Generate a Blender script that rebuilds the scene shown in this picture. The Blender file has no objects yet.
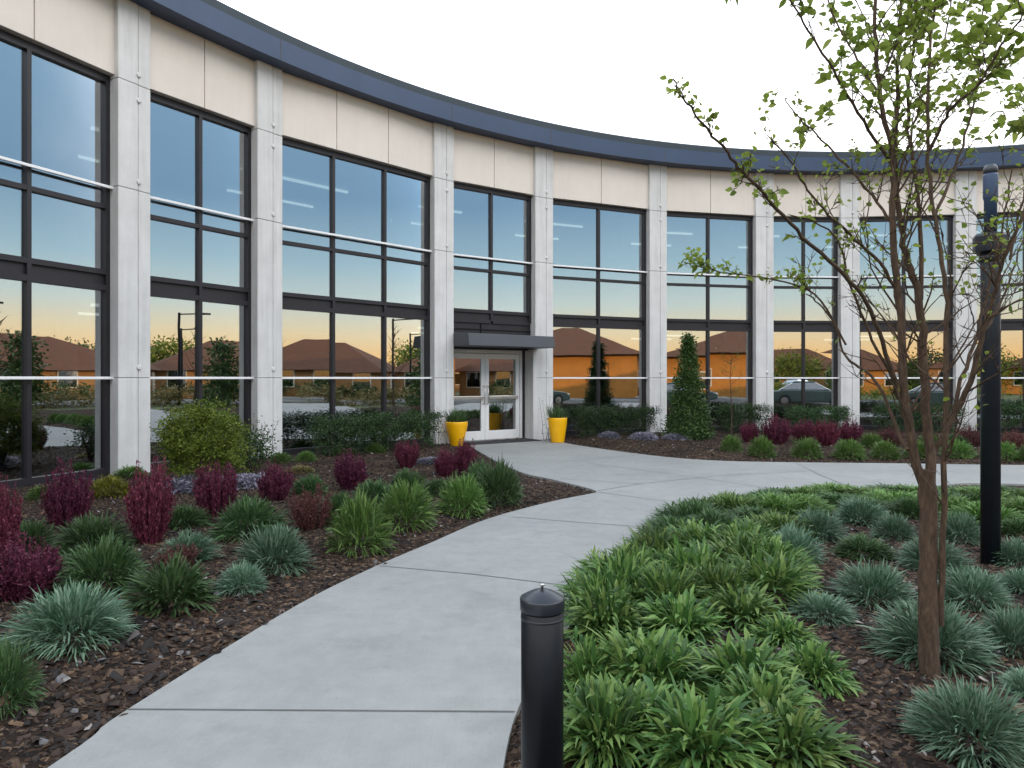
import bpy, math, random
import numpy as np
from mathutils import Vector, Matrix
random.seed(7); RNG = np.random.default_rng(7)
sc = bpy.context.scene; col = sc.collection
R = math.radians; PI = math.pi

# ------------------------------------------------------------------ camera, sky, sun, exposure
F = 700.0; EYE = 1.6; HZ = 378.0
cam = bpy.data.cameras.new('camera'); co = bpy.data.objects.new('camera', cam); col.objects.link(co)
cam.sensor_width = 36; cam.lens = F/1024*36; cam.shift_y = -(384-HZ)/1024
cam.clip_start = 0.05; cam.clip_end = 3000
co.location = (0, 0, EYE); co.rotation_euler = (R(90), 0, 0)
sc.camera = co
SUN_EL, SUN_AZ = 11.0, -48.0            # azimuth from +Y, clockwise
w = bpy.data.worlds.new('World'); sc.world = w; w.use_nodes = True
nt = w.node_tree; nt.nodes.clear(); N = nt.nodes.new; LK = nt.links.new
out = N('ShaderNodeOutputWorld'); bg = N('ShaderNodeBackground'); LK(bg.outputs[0], out.inputs[0])
bg.inputs[1].default_value = 0.13
sky = N('ShaderNodeTexSky'); sky.sky_type = 'NISHITA'; sky.sun_disc = False
sky.sun_elevation = R(SUN_EL); sky.sun_rotation = R(SUN_AZ); sky.altitude = 100
sky.air_density = 1.0; sky.dust_density = 1.2; sky.ozone_density = 1.0
tc = N('ShaderNodeTexCoord'); sep = N('ShaderNodeSeparateXYZ'); LK(tc.outputs['Generated'], sep.inputs[0])
def math_n(op, a, b=None, c=None, clamp=False, nt=nt):
    m = nt.nodes.new('ShaderNodeMath'); m.operation = op; m.use_clamp = clamp
    for i, v in enumerate((a, b, c)):
        if v is None: continue
        if isinstance(v, (int, float)): m.inputs[i].default_value = v
        else: nt.links.new(v, m.inputs[i])
    return m.outputs[0]
def ramp_n(fac, stops, nt=nt, interp='LINEAR'):
    r = nt.nodes.new('ShaderNodeValToRGB'); r.color_ramp.interpolation = interp
    e = r.color_ramp.elements
    while len(e) < len(stops): e.new(0.5)
    for k, (p, c) in enumerate(stops):
        e[k].position = p; e[k].color = (c[0], c[1], c[2], 1)
    nt.links.new(fac, r.inputs[0]); return r.outputs[0]
def mix_n(fac, a, b, blend='MIX', nt=nt):
    m = nt.nodes.new('ShaderNodeMix'); m.data_type = 'RGBA'; m.blend_type = blend
    for s, v in ((m.inputs[0], fac), (m.inputs[6], a), (m.inputs[7], b)):
        if isinstance(v, (int, float)): s.default_value = v
        elif isinstance(v, tuple): s.default_value = (v[0], v[1], v[2], 1)
        else: nt.links.new(v, s)
    return m.outputs[2]
# clear evening sky away from the sun: warm band on the horizon turning blue; the bright white band above is added to light the facade
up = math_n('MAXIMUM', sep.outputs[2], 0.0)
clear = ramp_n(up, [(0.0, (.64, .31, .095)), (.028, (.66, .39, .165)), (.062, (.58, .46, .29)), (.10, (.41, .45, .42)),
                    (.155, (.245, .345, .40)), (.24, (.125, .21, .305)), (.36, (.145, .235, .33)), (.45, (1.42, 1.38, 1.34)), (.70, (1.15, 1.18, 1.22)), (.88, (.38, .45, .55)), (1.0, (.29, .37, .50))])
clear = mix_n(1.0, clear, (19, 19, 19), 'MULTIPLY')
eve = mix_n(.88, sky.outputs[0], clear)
# thin bright veil of cloud on the sun's side
nz = N('ShaderNodeTexNoise'); nz.inputs['Scale'].default_value = 2.2; nz.inputs['Detail'].default_value = 5
LK(tc.outputs['Generated'], nz.inputs['Vector'])
veil = math_n('ADD', sep.outputs[1], math_n('MULTIPLY', math_n('SUBTRACT', nz.outputs[0], .5), .35))
mr = N('ShaderNodeMapRange'); mr.interpolation_type = 'SMOOTHSTEP'; LK(veil, mr.inputs[0])
mr.inputs[1].default_value = .18; mr.inputs[2].default_value = .55
cloud = ramp_n(up, [(0, (1.0, .95, .88)), (.3, (.98, .98, 1.0)), (.75, (.66, .74, .87)), (1, (.31, .41, .54))])
cloud = mix_n(1.0, cloud, (16, 16, 16), 'MULTIPLY')
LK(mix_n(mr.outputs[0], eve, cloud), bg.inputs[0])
sl = bpy.data.lights.new('sun', 'SUN'); sl.energy = 3.2; sl.angle = R(.5); sl.color = (1, .58, .26)
so = bpy.data.objects.new('sun', sl); col.objects.link(so)
_sd = Vector((math.sin(R(SUN_AZ))*math.cos(R(SUN_EL)), math.cos(R(SUN_AZ))*math.cos(R(SUN_EL)), math.sin(R(SUN_EL))))
so.rotation_euler = _sd.to_track_quat('Z', 'Y').to_euler(); so.location = (-20, 40, 30)
vs = sc.view_settings; vs.view_transform = 'Standard'; vs.look = 'None'; vs.gamma = 1; vs.exposure = 0.22
cy = sc.cycles; cy.use_denoising = True; cy.max_bounces = 8; cy.transparent_max_bounces = 12
cy.diffuse_bounces = 3; cy.glossy_bounces = 4; cy.caustics_reflective = False; cy.caustics_refractive = False
cy.sample_clamp_indirect = 6

# ------------------------------------------------------------------ helpers
def G(px, py, z=0.0):
    """point of the ground plane seen at this pixel of the photograph"""
    d = F*(EYE-z)/(py-HZ); return ((px-512)*d/F, d)
def tag(o, label=None, cat=None, group=None, kind=None):
    if label: o['label'] = label
    if cat: o['category'] = cat
    if group: o['group'] = group
    if kind: o['kind'] = kind
    return o
def empty(name, loc=(0, 0, 0), rz=0):
    o = bpy.data.objects.new(name, None); col.objects.link(o); o.location = loc; o.rotation_euler[2] = rz
    o.empty_display_size = .2; return o
def mesh_obj(name, me, parent=None, loc=None):
    o = bpy.data.objects.new(name, me); col.objects.link(o)
    if parent is not None: o.parent = parent
    if loc is not None: o.location = loc
    return o
class MB:
    def __init__(s): s.v = []; s.f = []; s.m = []; s.cur = 0; s.sm = []
    def add(s, vs, fs, smooth=False):
        b = len(s.v); s.v += [tuple(x) for x in vs]; s.f += [tuple(i+b for i in f) for f in fs]
        s.m += [s.cur]*len(fs); s.sm += [smooth]*len(fs)
    def box(s, x0, x1, y0, y1, z0, z1, T=None):
        P = [(x, y, z) for z in (z0, z1) for y in (y0, y1) for x in (x0, x1)]
        if T: P = [T(*p) for p in P]
        s.add(P, [(0, 2, 3, 1), (4, 5, 7, 6), (0, 1, 5, 4), (2, 6, 7, 3), (0, 4, 6, 2), (1, 3, 7, 5)])
    def tube(s, pts, rad, n=8, cap=True):
        pts = [Vector(p) for p in pts]; k = len(pts)
        if not isinstance(rad, (list, tuple)): rad = [rad]*k
        ref = Vector((0.3, 1, .1)).normalized(); V = []
        for i, p in enumerate(pts):
            d = (pts[min(i+1, k-1)]-pts[max(i-1, 0)]).normalized()
            a = d.cross(ref)
            if a.length < .15: a = d.cross(Vector((1, 0, 0)))
            a.normalize(); b = d.cross(a)
            for j in range(n):
                t = 2*PI*j/n; V.append(p+(a*math.cos(t)+b*math.sin(t))*rad[i])
        Fc = [(i*n+j, i*n+(j+1) % n, (i+1)*n+(j+1) % n, (i+1)*n+j) for i in range(k-1) for j in range(n)]
        s.add(V, Fc, True)
        if cap: s.add(V[:n], [tuple(range(n))[::-1]]); s.add(V[-n:], [tuple(range(n))])
    def lathe(s, prof, n=32, c=(0, 0, 0), smooth=True):
        V = [(c[0]+r*math.cos(2*PI*j/n), c[1]+r*math.sin(2*PI*j/n), c[2]+z) for r, z in prof for j in range(n)]
        Fc = [(i*n+j, i*n+(j+1) % n, (i+1)*n+(j+1) % n, (i+1)*n+j) for i in range(len(prof)-1) for j in range(n)]
        s.add(V, Fc, smooth)
    def mesh(s, name, mats):
        me = bpy.data.meshes.new(name); me.from_pydata(s.v, [], s.f)
        for m in (mats if isinstance(mats, (list, tuple)) else [mats]): me.materials.append(m)
        me.polygons.foreach_set('material_index', s.m); me.polygons.foreach_set('use_smooth', s.sm)
        me.update(); return me
    def build(s, name, mats, parent=None, loc=None, bevel=0):
        o = mesh_obj(name, s.mesh(name, mats), parent, loc)
        if bevel:
            b = o.modifiers.new('bevel', 'BEVEL'); b.width = bevel; b.segments = 2; b.limit_method = 'ANGLE'; b.angle_limit = R(40)
        return o
def np_mesh(name, V, Fq, mat, smooth=False):
    """fast mesh from arrays: V (n,3), Fq (m,k)"""
    me = bpy.data.meshes.new(name); V = np.asarray(V, np.float32); Fq = np.asarray(Fq, np.int32); k = Fq.shape[1]
    me.vertices.add(len(V)); me.vertices.foreach_set('co', V.ravel())
    me.loops.add(Fq.size); me.loops.foreach_set('vertex_index', Fq.ravel())
    me.polygons.add(len(Fq)); me.polygons.foreach_set('loop_start', np.arange(0, Fq.size, k, dtype=np.int32))
    me.polygons.foreach_set('use_smooth', np.full(len(Fq), smooth))
    me.materials.append(mat); me.update(calc_edges=True); me.validate(); return me

# ------------------------------------------------------------------ materials
def newmat(name):
    m = bpy.data.materials.new(name); m.use_nodes = True; return m, m.node_tree, m.node_tree.nodes['Principled BSDF']
def noise(nt, scale, detail=4, rough=.55, obj=True, vec=None):
    n = nt.nodes.new('ShaderNodeTexNoise'); n.inputs['Scale'].default_value = scale
    n.inputs['Detail'].default_value = detail; n.inputs['Roughness'].default_value = rough
    if vec is None:
        t = nt.nodes.new('ShaderNodeTexCoord'); vec = t.outputs['Object'] if obj else t.outputs['Generated']
    nt.links.new(vec, n.inputs['Vector']); return n.outputs[0]
def bump(nt, b, h, strength, dist=.01):
    n = nt.nodes.new('ShaderNodeBump'); n.inputs['Strength'].default_value = strength; n.inputs['Distance'].default_value = dist
    nt.links.new(h, n.inputs['Height']); nt.links.new(n.outputs[0], b.inputs['Normal']); return n
def surf(name, c, c2=None, rough=.6, scale=3, metal=0, bs=.0, bscale=60, bdist=.003, spec=.5, fine=None):
    m, nt, b = newmat(name)
    if c2 is None: c2 = tuple(x*.86 for x in c)
    cc = ramp_n(noise(nt, scale, 6, .62), [(.3, c2), (.7, c)], nt)
    if fine: cc = mix_n(fine, cc, ramp_n(noise(nt, bscale*1.6, 2), [(.3, (.35, .35, .35)), (.7, (1, 1, 1))], nt), 'MULTIPLY', nt)
    nt.links.new(cc, b.inputs['Base Color'])
    b.inputs['Roughness'].default_value = rough; b.inputs['Metallic'].default_value = metal
    b.inputs['Specular IOR Level'].default_value = spec
    if bs: bump(nt, b, noise(nt, bscale, 4), bs, bdist)
    return m
def leafmat(name, cols, trans=.25, rough=.5, spec=.3):
    m, nt, b = newmat(name)
    g = nt.nodes.new('ShaderNodeNewGeometry')
    n = len(cols); st = [(i/(n-1) if n > 1 else 0, c) for i, c in enumerate(cols)]
    c = ramp_n(g.outputs['Random Per Island'], st, nt)
    oi = nt.nodes.new('ShaderNodeObjectInfo')
    hs = nt.nodes.new('ShaderNodeHueSaturation'); nt.links.new(c, hs.inputs['Color'])
    nt.links.new(math_n('MULTIPLY_ADD', oi.outputs['Random'], .5, .78, nt=nt), hs.inputs['Value'])
    nt.links.new(math_n('MULTIPLY_ADD', oi.outputs['Random'], .02, .49, nt=nt), hs.inputs['Hue'])
    c = hs.outputs[0]
    nt.links.new(c, b.inputs['Base Color']); b.inputs['Roughness'].default_value = rough
    b.inputs['Specular IOR Level'].default_value = spec
    t = nt.nodes.new('ShaderNodeBsdfTranslucent'); nt.links.new(c, t.inputs[0])
    mx = nt.nodes.new('ShaderNodeMixShader'); mx.inputs[0].default_value = trans
    nt.links.new(b.outputs[0], mx.inputs[1]); nt.links.new(t.outputs[0], mx.inputs[2])
    nt.links.new(mx.outputs[0], nt.nodes['Material Output'].inputs[0]); return m
M = {}
M['pillar'] = surf('pillar_concrete', (.74, .735, .73), (.64, .635, .63), .85, 2.5, bs=.5, bscale=45, bdist=.004)
def streaks(mt, amt):
    nt = mt.node_tree; bs_ = nt.nodes['Principled BSDF']; src = bs_.inputs['Base Color'].links[0].from_socket
    t = nt.nodes.new('ShaderNodeTexCoord'); mp = nt.nodes.new('ShaderNodeMapping'); mp.inputs['Scale'].default_value = (1, 1, .06)
    nt.links.new(t.outputs['Object'], mp.inputs[0]); n1 = noise(nt, 11, 5, .6, vec=mp.outputs[0])
    nt.links.new(mix_n(amt, src, ramp_n(n1, [(.35, (.62, .60, .57)), (.6, (1, 1, 1))], nt), 'MULTIPLY', nt), bs_.inputs['Base Color'])
streaks(M['pillar'], .25)
M['panel'] = surf('wall_panel', (.84, .77, .70), (.78, .71, .64), .9, 1.6, bs=.5, bscale=120, bdist=.003, fine=.10)
streaks(M['panel'], .06)
M['joint'] = surf('joint_seal', (.10, .095, .09), None, .9)
M['fascia'] = surf('fascia_metal', (.042, .070, .130), (.034, .058, .110), .42, 1.2, metal=.25)
M['cap'] = surf('fascia_cap', (.075, .10, .125), None, .5, 2, metal=.2)
M['frame'] = surf('window_frame', (.026, .023, .028), (.020, .018, .022), .45, 4, spec=.4)
M['rail'] = surf('white_rail', (.90, .90, .91), (.86, .86, .87), .35, 4)
M['white'] = surf('door_white', (.84, .84, .84), (.76, .76, .77), .4, 5)
M['steel'] = surf('brushed_steel', (.62, .60, .57), None, .28, 8, metal=.9)
M['domecap'] = surf('dome_cap', (.020, .024, .032), None, .3, 4)
M['canopy'] = surf('canopy_metal', (.050, .056, .070), None, .45, 3)
M['dark'] = surf('dark_metal', (.006, .007, .010), (.004, .005, .007), .38, 6, spec=.22, bs=.12, bscale=300, bdist=.001)
M['interior'] = surf('interior_wall', (.20, .22, .21), (.16, .18, .175), .9, .5)
M['ceil'] = surf('interior_ceiling', (.30, .31, .31), None, .9, .5)
M['carpet'] = surf('interior_floor', (.12, .13, .13), None, .9, 1)
M['roof'] = surf('flat_roof', (.2, .2, .2), None, .9, 1)
M['mat'] = surf('door_mat', (.025, .025, .028), None, .95, 30, bs=.6, bscale=300)
M['yellow'] = surf('yellow_glaze', (.95, .50, .006), (.90, .44, .005), .3, 6)
M['soil'] = surf('soil', (.05, .035, .025), (.03, .02, .015), .95, 20, bs=.8, bscale=60, bdist=.02)
def concrete():
    m, nt, b = newmat('path_concrete')
    big = noise(nt, .55, 5, .6); mid = noise(nt, 6, 6, .65); fine = noise(nt, 180, 3, .6)
    c = ramp_n(big, [(.3, (.285, .292, .284)), (.7, (.36, .366, .352))], nt)
    c = mix_n(.45, c, ramp_n(mid, [(.3, (.70, .70, .70)), (.62, (1, 1, 1))], nt), 'MULTIPLY', nt)
    c = mix_n(.35, c, ramp_n(fine, [(.3, (.6, .6, .6)), (.6, (1, 1, 1))], nt), 'MULTIPLY', nt)
    nt.links.new(c, b.inputs['Base Color']); b.inputs['Roughness'].default_value = .72
    t = nt.nodes.new('ShaderNodeTexCoord'); mp = nt.nodes.new('ShaderNodeMapping'); mp.inputs['Scale'].default_value = (1, .03, 1); mp.inputs['Rotation'].default_value = (0, 0, 1.45)
    nt.links.new(t.outputs['Object'], mp.inputs[0]); broom = noise(nt, 130, 3, .6, vec=mp.outputs[0])
    c = mix_n(.22, c, ramp_n(broom, [(.3, (.78, .78, .78)), (.65, (1, 1, 1))], nt), 'MULTIPLY', nt)
    stain = noise(nt, 1.7, 7, .72); c = mix_n(.5, c, ramp_n(stain, [(.28, (.66, .64, .60)), (.46, (1, 1, 1))], nt), 'MULTIPLY', nt)
    vo = nt.nodes.new('ShaderNodeTexVoronoi'); vo.inputs['Scale'].default_value = 9; nt.links.new(t.outputs['Object'], vo.inputs['Vector'])
    c = mix_n(.35, c, ramp_n(vo.outputs['Distance'], [(.035, (.45, .42, .38)), (.07, (1, 1, 1))], nt), 'MULTIPLY', nt)
    nt.links.new(c, b.inputs['Base Color'])
    h = math_n('ADD', math_n('ADD', math_n('MULTIPLY', fine, .5, nt=nt), mid, nt=nt), broom, nt=nt); bump(nt, b, h, .4, .004); return m
M['path'] = concrete()
def mulch():
    m, nt, b = newmat('bark_mulch')
    t = nt.nodes.new('ShaderNodeTexCoord'); mp = nt.nodes.new('ShaderNodeMapping'); mp.inputs['Scale'].default_value = (1, 1, .3)
    nt.links.new(t.outputs['Object'], mp.inputs[0])
    wv = nt.nodes.new('ShaderNodeTexNoise'); wv.inputs['Scale'].default_value = 14; nt.links.new(mp.outputs[0], wv.inputs[0])
    mx = mix_n(.07, mp.outputs[0], wv.outputs[1], 'ADD', nt)
    v = nt.nodes.new('ShaderNodeTexVoronoi'); v.inputs['Scale'].default_value = 34; nt.links.new(mx, v.inputs['Vector'])
    sp = nt.nodes.new('ShaderNodeSeparateColor'); nt.links.new(v.outputs['Color'], sp.inputs[0])
    c = ramp_n(sp.outputs[0], [(0, (.014, .010, .009)), (.35, (.026, .017, .013)), (.6, (.05, .031, .021)), (.8, (.085, .055, .036)), (.97, (.18, .13, .09))], nt)
    patch = ramp_n(noise(nt, 1.3, 4), [(.35, (.5, .48, .48)), (.65, (1.2, 1.12, 1.05))], nt)
    c = mix_n(.9, c, patch, 'MULTIPLY', nt)
    nt.links.new(c, b.inputs['Base Color']); b.inputs['Roughness'].default_value = .93; b.inputs['Specular IOR Level'].default_value = .2
    h = math_n('SUBTRACT', sp.outputs[1], math_n('MULTIPLY', v.outputs['Distance'], 1.2, nt=nt), nt=nt)
    bump(nt, b, h, .9, .025); return m
M['mulch'] = mulch()
def chipmat():
    m, nt, b = newmat('mulch_chip')
    g = nt.nodes.new('ShaderNodeNewGeometry')
    c = ramp_n(g.outputs['Random Per Island'], [(0, (.012, .009, .008)), (.36, (.022, .014, .011)), (.62, (.048, .027, .018)), (.85, (.085, .048, .028)), (.94, (.17, .10, .055)), (.97, (.15, .15, .16)), (1, (.38, .34, .30))], nt)
    c = mix_n(.5, c, ramp_n(noise(nt, 90, 3), [(.3, (.5, .5, .5)), (.7, (1, 1, 1))], nt), 'MULTIPLY', nt)
    nt.links.new(c, b.inputs['Base Color']); b.inputs['Roughness'].default_value = .8; return m
M['chip'] = chipmat()
def glass(name, refl, tint, wav=.012):
    m, nt, b = newmat(name); nt.nodes.remove(b)
    gl = nt.nodes.new('ShaderNodeBsdfGlossy'); gl.inputs['Roughness'].default_value = 0.0; gl.inputs['Color'].default_value = (.93, .95, .97, 1)
    tr = nt.nodes.new('ShaderNodeBsdfTransparent'); tr.inputs[0].default_value = (*tint, 1)
    fr = nt.nodes.new('ShaderNodeFresnel'); fr.inputs['IOR'].default_value = 1.5
    f = math_n('ADD', math_n('MULTIPLY', fr.outputs[0], .8, nt=nt), refl, nt=nt, clamp=True)
    bn = nt.nodes.new('ShaderNodeBump'); bn.inputs['Strength'].default_value = wav; bn.inputs['Distance'].default_value = .05
    nt.links.new(noise(nt, 1.1, 1), bn.inputs['Height']); nt.links.new(bn.outputs[0], gl.inputs['Normal'])
    mx = nt.nodes.new('ShaderNodeMixShader'); nt.links.new(f, mx.inputs[0])
    nt.links.new(tr.outputs[0], mx.inputs[1]); nt.links.new(gl.outputs[0], mx.inputs[2])
    nt.links.new(mx.outputs[0], nt.nodes['Material Output'].inputs[0]); return m
M['glass'] = glass('coated_glass', .40, (.62, .70, .70))
M['pane_dark'] = glass('dark_glass', .2, (.2, .22, .24), .0)
def emit(name, c, s):
    m, nt, b = newmat(name); b.inputs['Base Color'].default_value = (*c, 1)
    b.inputs['Emission Color'].default_value = (*c, 1); b.inputs['Emission Strength'].default_value = s; return m
M['lamp'] = emit('ceiling_lamp', (1, .96, .88), 1.1)
M['lamp_post'] = surf('post_paint', (.012, .016, .024), (.009, .012, .018), .4, 6, spec=.45)
M['grassland'] = surf('lawn', (.11, .13, .04), (.07, .085, .03), .95, .8, fine=.5, bscale=20)
M['asphalt'] = surf('asphalt', (.075, .08, .085), (.055, .06, .065), .9, .7, bs=.4, bscale=120)
M['paint'] = surf('road_paint', (.75, .75, .73), None, .7)
M['kerb'] = surf('kerb_concrete', (.42, .42, .41), None, .85, 3)
# foliage
M['blue'] = leafmat('blue_green_leaf', [(.055, .12, .066), (.10, .19, .115), (.24, .34, .24), (.075, .15, .08)], .18)
M['green'] = leafmat('green_leaf', [(.035, .075, .025), (.06, .12, .038), (.10, .17, .065), (.045, .09, .04)], .22)
M['bright'] = leafmat('fresh_green_leaf', [(.055, .115, .024), (.10, .19, .042), (.18, .28, .08), (.07, .14, .035)], .25)
M['lime'] = leafmat('yellow_green_leaf', [(.16, .18, .02), (.26, .26, .03), (.12, .15, .03)], .2)
M['gold'] = leafmat('golden_leaf', [(.22, .17, .06), (.14, .14, .05), (.28, .2, .1)], .2)
M['purple'] = leafmat('crimson_leaf', [(.045, .009, .020), (.10, .017, .040), (.24, .055, .10), (.07, .014, .028)], .25)
M['dullred'] = leafmat('dull_red_leaf', [(.10, .03, .035), (.15, .05, .05), (.07, .05, .03)], .2)
M['lilac'] = leafmat('lilac_leaf', [(.22, .20, .27), (.30, .28, .36), (.15, .17, .17), (.36, .34, .42)], .15)
M['hedge'] = leafmat('hedge_leaf', [(.018, .045, .014), (.035, .075, .022), (.055, .105, .032)], .12)
M['shrub'] = leafmat('shrub_leaf', [(.07, .12, .014), (.13, .19, .022), (.22, .28, .04)], .25)
M['conifer'] = leafmat('conifer_leaf', [(.025, .055, .014), (.045, .09, .022), (.08, .13, .035)], .12)
M['strap'] = leafmat('strap_leaf', [(.035, .080, .022), (.058, .125, .032), (.10, .19, .048), (.15, .24, .06), (.20, .27, .08)], .25, .45, .35)
M['treeleaf'] = leafmat('tree_leaf', [(.18, .28, .04), (.27, .40, .06), (.38, .48, .10), (.15, .24, .04)], .58)
M['twig'] = surf('twig_bark', (.08, .05, .04), (.06, .04, .03), .9, 30, bs=.5, bscale=80)
def bark():
    m, nt, b = newmat('tree_bark')
    t = nt.nodes.new('ShaderNodeTexCoord'); mp = nt.nodes.new('ShaderNodeMapping'); mp.inputs['Scale'].default_value = (1, 1, .22)
    nt.links.new(t.outputs['Object'], mp.inputs[0])
    n1 = noise(nt, 60, 6, .7, vec=mp.outputs[0]); n2 = noise(nt, 5, 3)
    c = ramp_n(n1, [(.3, (.032, .020, .012)), (.55, (.090, .055, .034)), (.75, (.17, .115, .075))], nt)
    c = mix_n(.5, c, ramp_n(n2, [(.3, (.6, .6, .6)), (.7, (1.1, 1.05, 1))], nt), 'MULTIPLY', nt)
    nt.links.new(c, b.inputs['Base Color']); b.inputs['Roughness'].default_value = .9
    bump(nt, b, n1, .8, .008); return m
M['bark'] = bark()

# ------------------------------------------------------------------ ground, path, beds
def poly_in(P, pts):
    x, y = pts[:, 0], pts[:, 1]; ins = np.zeros(len(pts), bool); n = len(P)
    for i in range(n):
        x0, y0 = P[i]; x1, y1 = P[(i+1) % n]
        if y0 == y1: continue
        c = ((y0 > y) != (y1 > y)) & (x < (x1-x0)*(y-y0)/(y1-y0)+x0); ins ^= c
    return ins
def poly_dist(P, pts):
    d = np.full(len(pts), 1e9); n = len(P)
    for i in range(n):
        a = np.array(P[i]); b = np.array(P[(i+1) % n]); ab = b-a
        t = np.clip(((pts-a)@ab)/max(ab@ab, 1e-9), 0, 1); q = a+t[:, None]*ab
        d = np.minimum(d, np.hypot(*(pts-q).T))
    return d
def smooth_line(pts, k=6):
    """Catmull-Rom through the points"""
    o = []; P = [np.array(p, float) for p in pts]; P = [2*P[0]-P[1]]+P+[2*P[-1]-P[-2]]
    for i in range(1, len(P)-2):
        for j in range(k):
            t = j/k; o.append(tuple(.5*((2*P[i])+(P[i+1]-P[i-1])*t+(2*P[i-1]-5*P[i]+4*P[i+1]-P[i+2])*t*t+(3*P[i]-P[i-1]-3*P[i+1]+P[i+2])*t**3)))
    o.append(tuple(P[-2])); return o
L1 = [(-2.9, -4.5), (-2.35, 0.5)] + [G(*p) for p in ((47, 768), (128, 709), (299, 604), (376, 566), (430, 543), (487, 519), (549, 502), (592, 493.3))]
L2 = [G(*p) for p in ((597, 492.2), (590, 488.6), (553, 479.5), (524, 473), (500, 463), (480, 452), (470, 445.5))]
L3 = [(-.95, 17.55), (1.15, 18.35), (1.12, 17.9)]
L4 = [G(*p) for p in ((567, 443.3), (583, 446), (625, 452), (678, 458), (730, 461), (800, 462.3), (900, 463.3), (1024, 465))] + [(15.5, 12.4), (24, 10)]
L5 = [(24, 6.2), (13, 8.7)] + [G(*p) for p in ((1024, 484), (930, 486), (850, 489), (770, 497), (705, 512), (655, 538), (618, 571), (588, 603), (563, 635), (540, 668), (517, 711), (503, 768))] + [(-.07, 2.2), (-.16, .5), (-.5, -4.5)]
PATH = smooth_line(L1)+smooth_line(L2)+L3+smooth_line(L4)+smooth_line(L5)
def slab(name, P, z1, z0, mat, kind='structure'):
    import bmesh
    bm = bmesh.new(); vs_ = [bm.verts.new((x, y, z1)) for x, y in P]; f = bm.faces.new(vs_)
    if f.normal.z < 0 or f.calc_area() and sum(P[i][0]*P[(i+1) % len(P)][1]-P[(i+1) % len(P)][0]*P[i][1] for i in range(len(P))) < 0: f.normal_flip()
    r = bmesh.ops.extrude_face_region(bm, geom=[f]); bot = [v for v in r['geom'] if isinstance(v, bmesh.types.BMVert)]
    for v in bot: v.co.z = z0
    bmesh.ops.triangulate(bm, faces=[g for g in bm.faces if len(g.verts) > 4])
    bmesh.ops.recalc_face_normals(bm, faces=bm.faces)
    me = bpy.data.meshes.new(name); bm.to_mesh(me); bm.free(); me.materials.append(mat)
    o = mesh_obj(name, me); tag(o, kind=kind); return o
# ground: one sheet to the horizon, ridge of low hills far away to the right
b = MB(); b.add([(-900, -900, -.14), (900, -900, -.14), (900, 900, -.14), (-900, 900, -.14)], [(0, 1, 2, 3)])
tag(b.build('ground', M['grassland']), kind='structure')
slab('path', PATH, 0.0, -.12, M['path'])
# tooled joints of the path
b = MB()
def joint(pts, wd=.011):
    g = [np.array(G(*p)) for p in pts]
    for a, c in zip(g[:-1], g[1:]):
        t = (c-a)/np.linalg.norm(c-a); n = np.array([-t[1], t[0]])*wd/2
        P = [a-n, c-n, c+n, a+n]; b.add([(p[0], p[1], .004) for p in P], [(0, 1, 2, 3)])
joint([(128, 709.5), (515, 712)]); joint([(379, 566), (470, 574), (585, 588)]); joint([(512, 517), (560, 521), (668, 529)])
joint([(597, 492), (655, 500), (735, 504)], .012); joint([(597, 491), (640, 484), (716, 476), (820, 470.5)], .012)
joint([(586, 463), (640, 470), (700, 478), (765, 488)], .012); joint([(560, 479), (640, 484)], .012)
joint([(480, 455), (560, 462), (640, 455)], .012); joint([(796, 463), (822, 476), (850, 487)], .012)
joint([(930, 464), (950, 484)], .012)
M['tooled'] = surf('tooled_joint', (.15, .15, .145), None, .9)
jo = b.build('path_joint', M['tooled']); tag(jo, kind='structure')
# planting beds under and around the path, gently mounded away from its edge
def bedz(pts):
    d = poly_dist(PATH, pts); ins = poly_in(PATH, pts)
    n = .012*np.sin(pts[:, 0]*5.1+np.sin(pts[:, 1]*3.3))*np.cos(pts[:, 1]*4.7)+.006*np.sin(pts[:, 0]*17+pts[:, 1]*13)
    z = -.025+.085*np.clip(d/.9, 0, 1)**1.2+n*np.clip(d/.3, 0, 1)
    return np.where(ins & (d > .02), -.05, z)
def bedh(x, y): return float(bedz(np.array([[x, y]]))[0])
def grid_sheet(name, xs, ys, mat):
    X, Y = np.meshgrid(xs, ys); P = np.c_[X.ravel(), Y.ravel()]; Z = bedz(P)
    nx, ny = len(xs), len(ys); i = np.arange(nx*ny).reshape(ny, nx)
    Fq = np.c_[i[:-1, :-1].ravel(), i[:-1, 1:].ravel(), i[1:, 1:].ravel(), i[1:, :-1].ravel()]
    o = mesh_obj(name, np_mesh(name, np.c_[P, Z], Fq, mat, True)); tag(o, kind='structure'); return o
grid_sheet('planting_bed', np.arange(-11, 20.01, .1), np.r_[np.arange(-1, 8, .07), np.arange(8, 22.3, .16)], M['mulch'])
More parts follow.
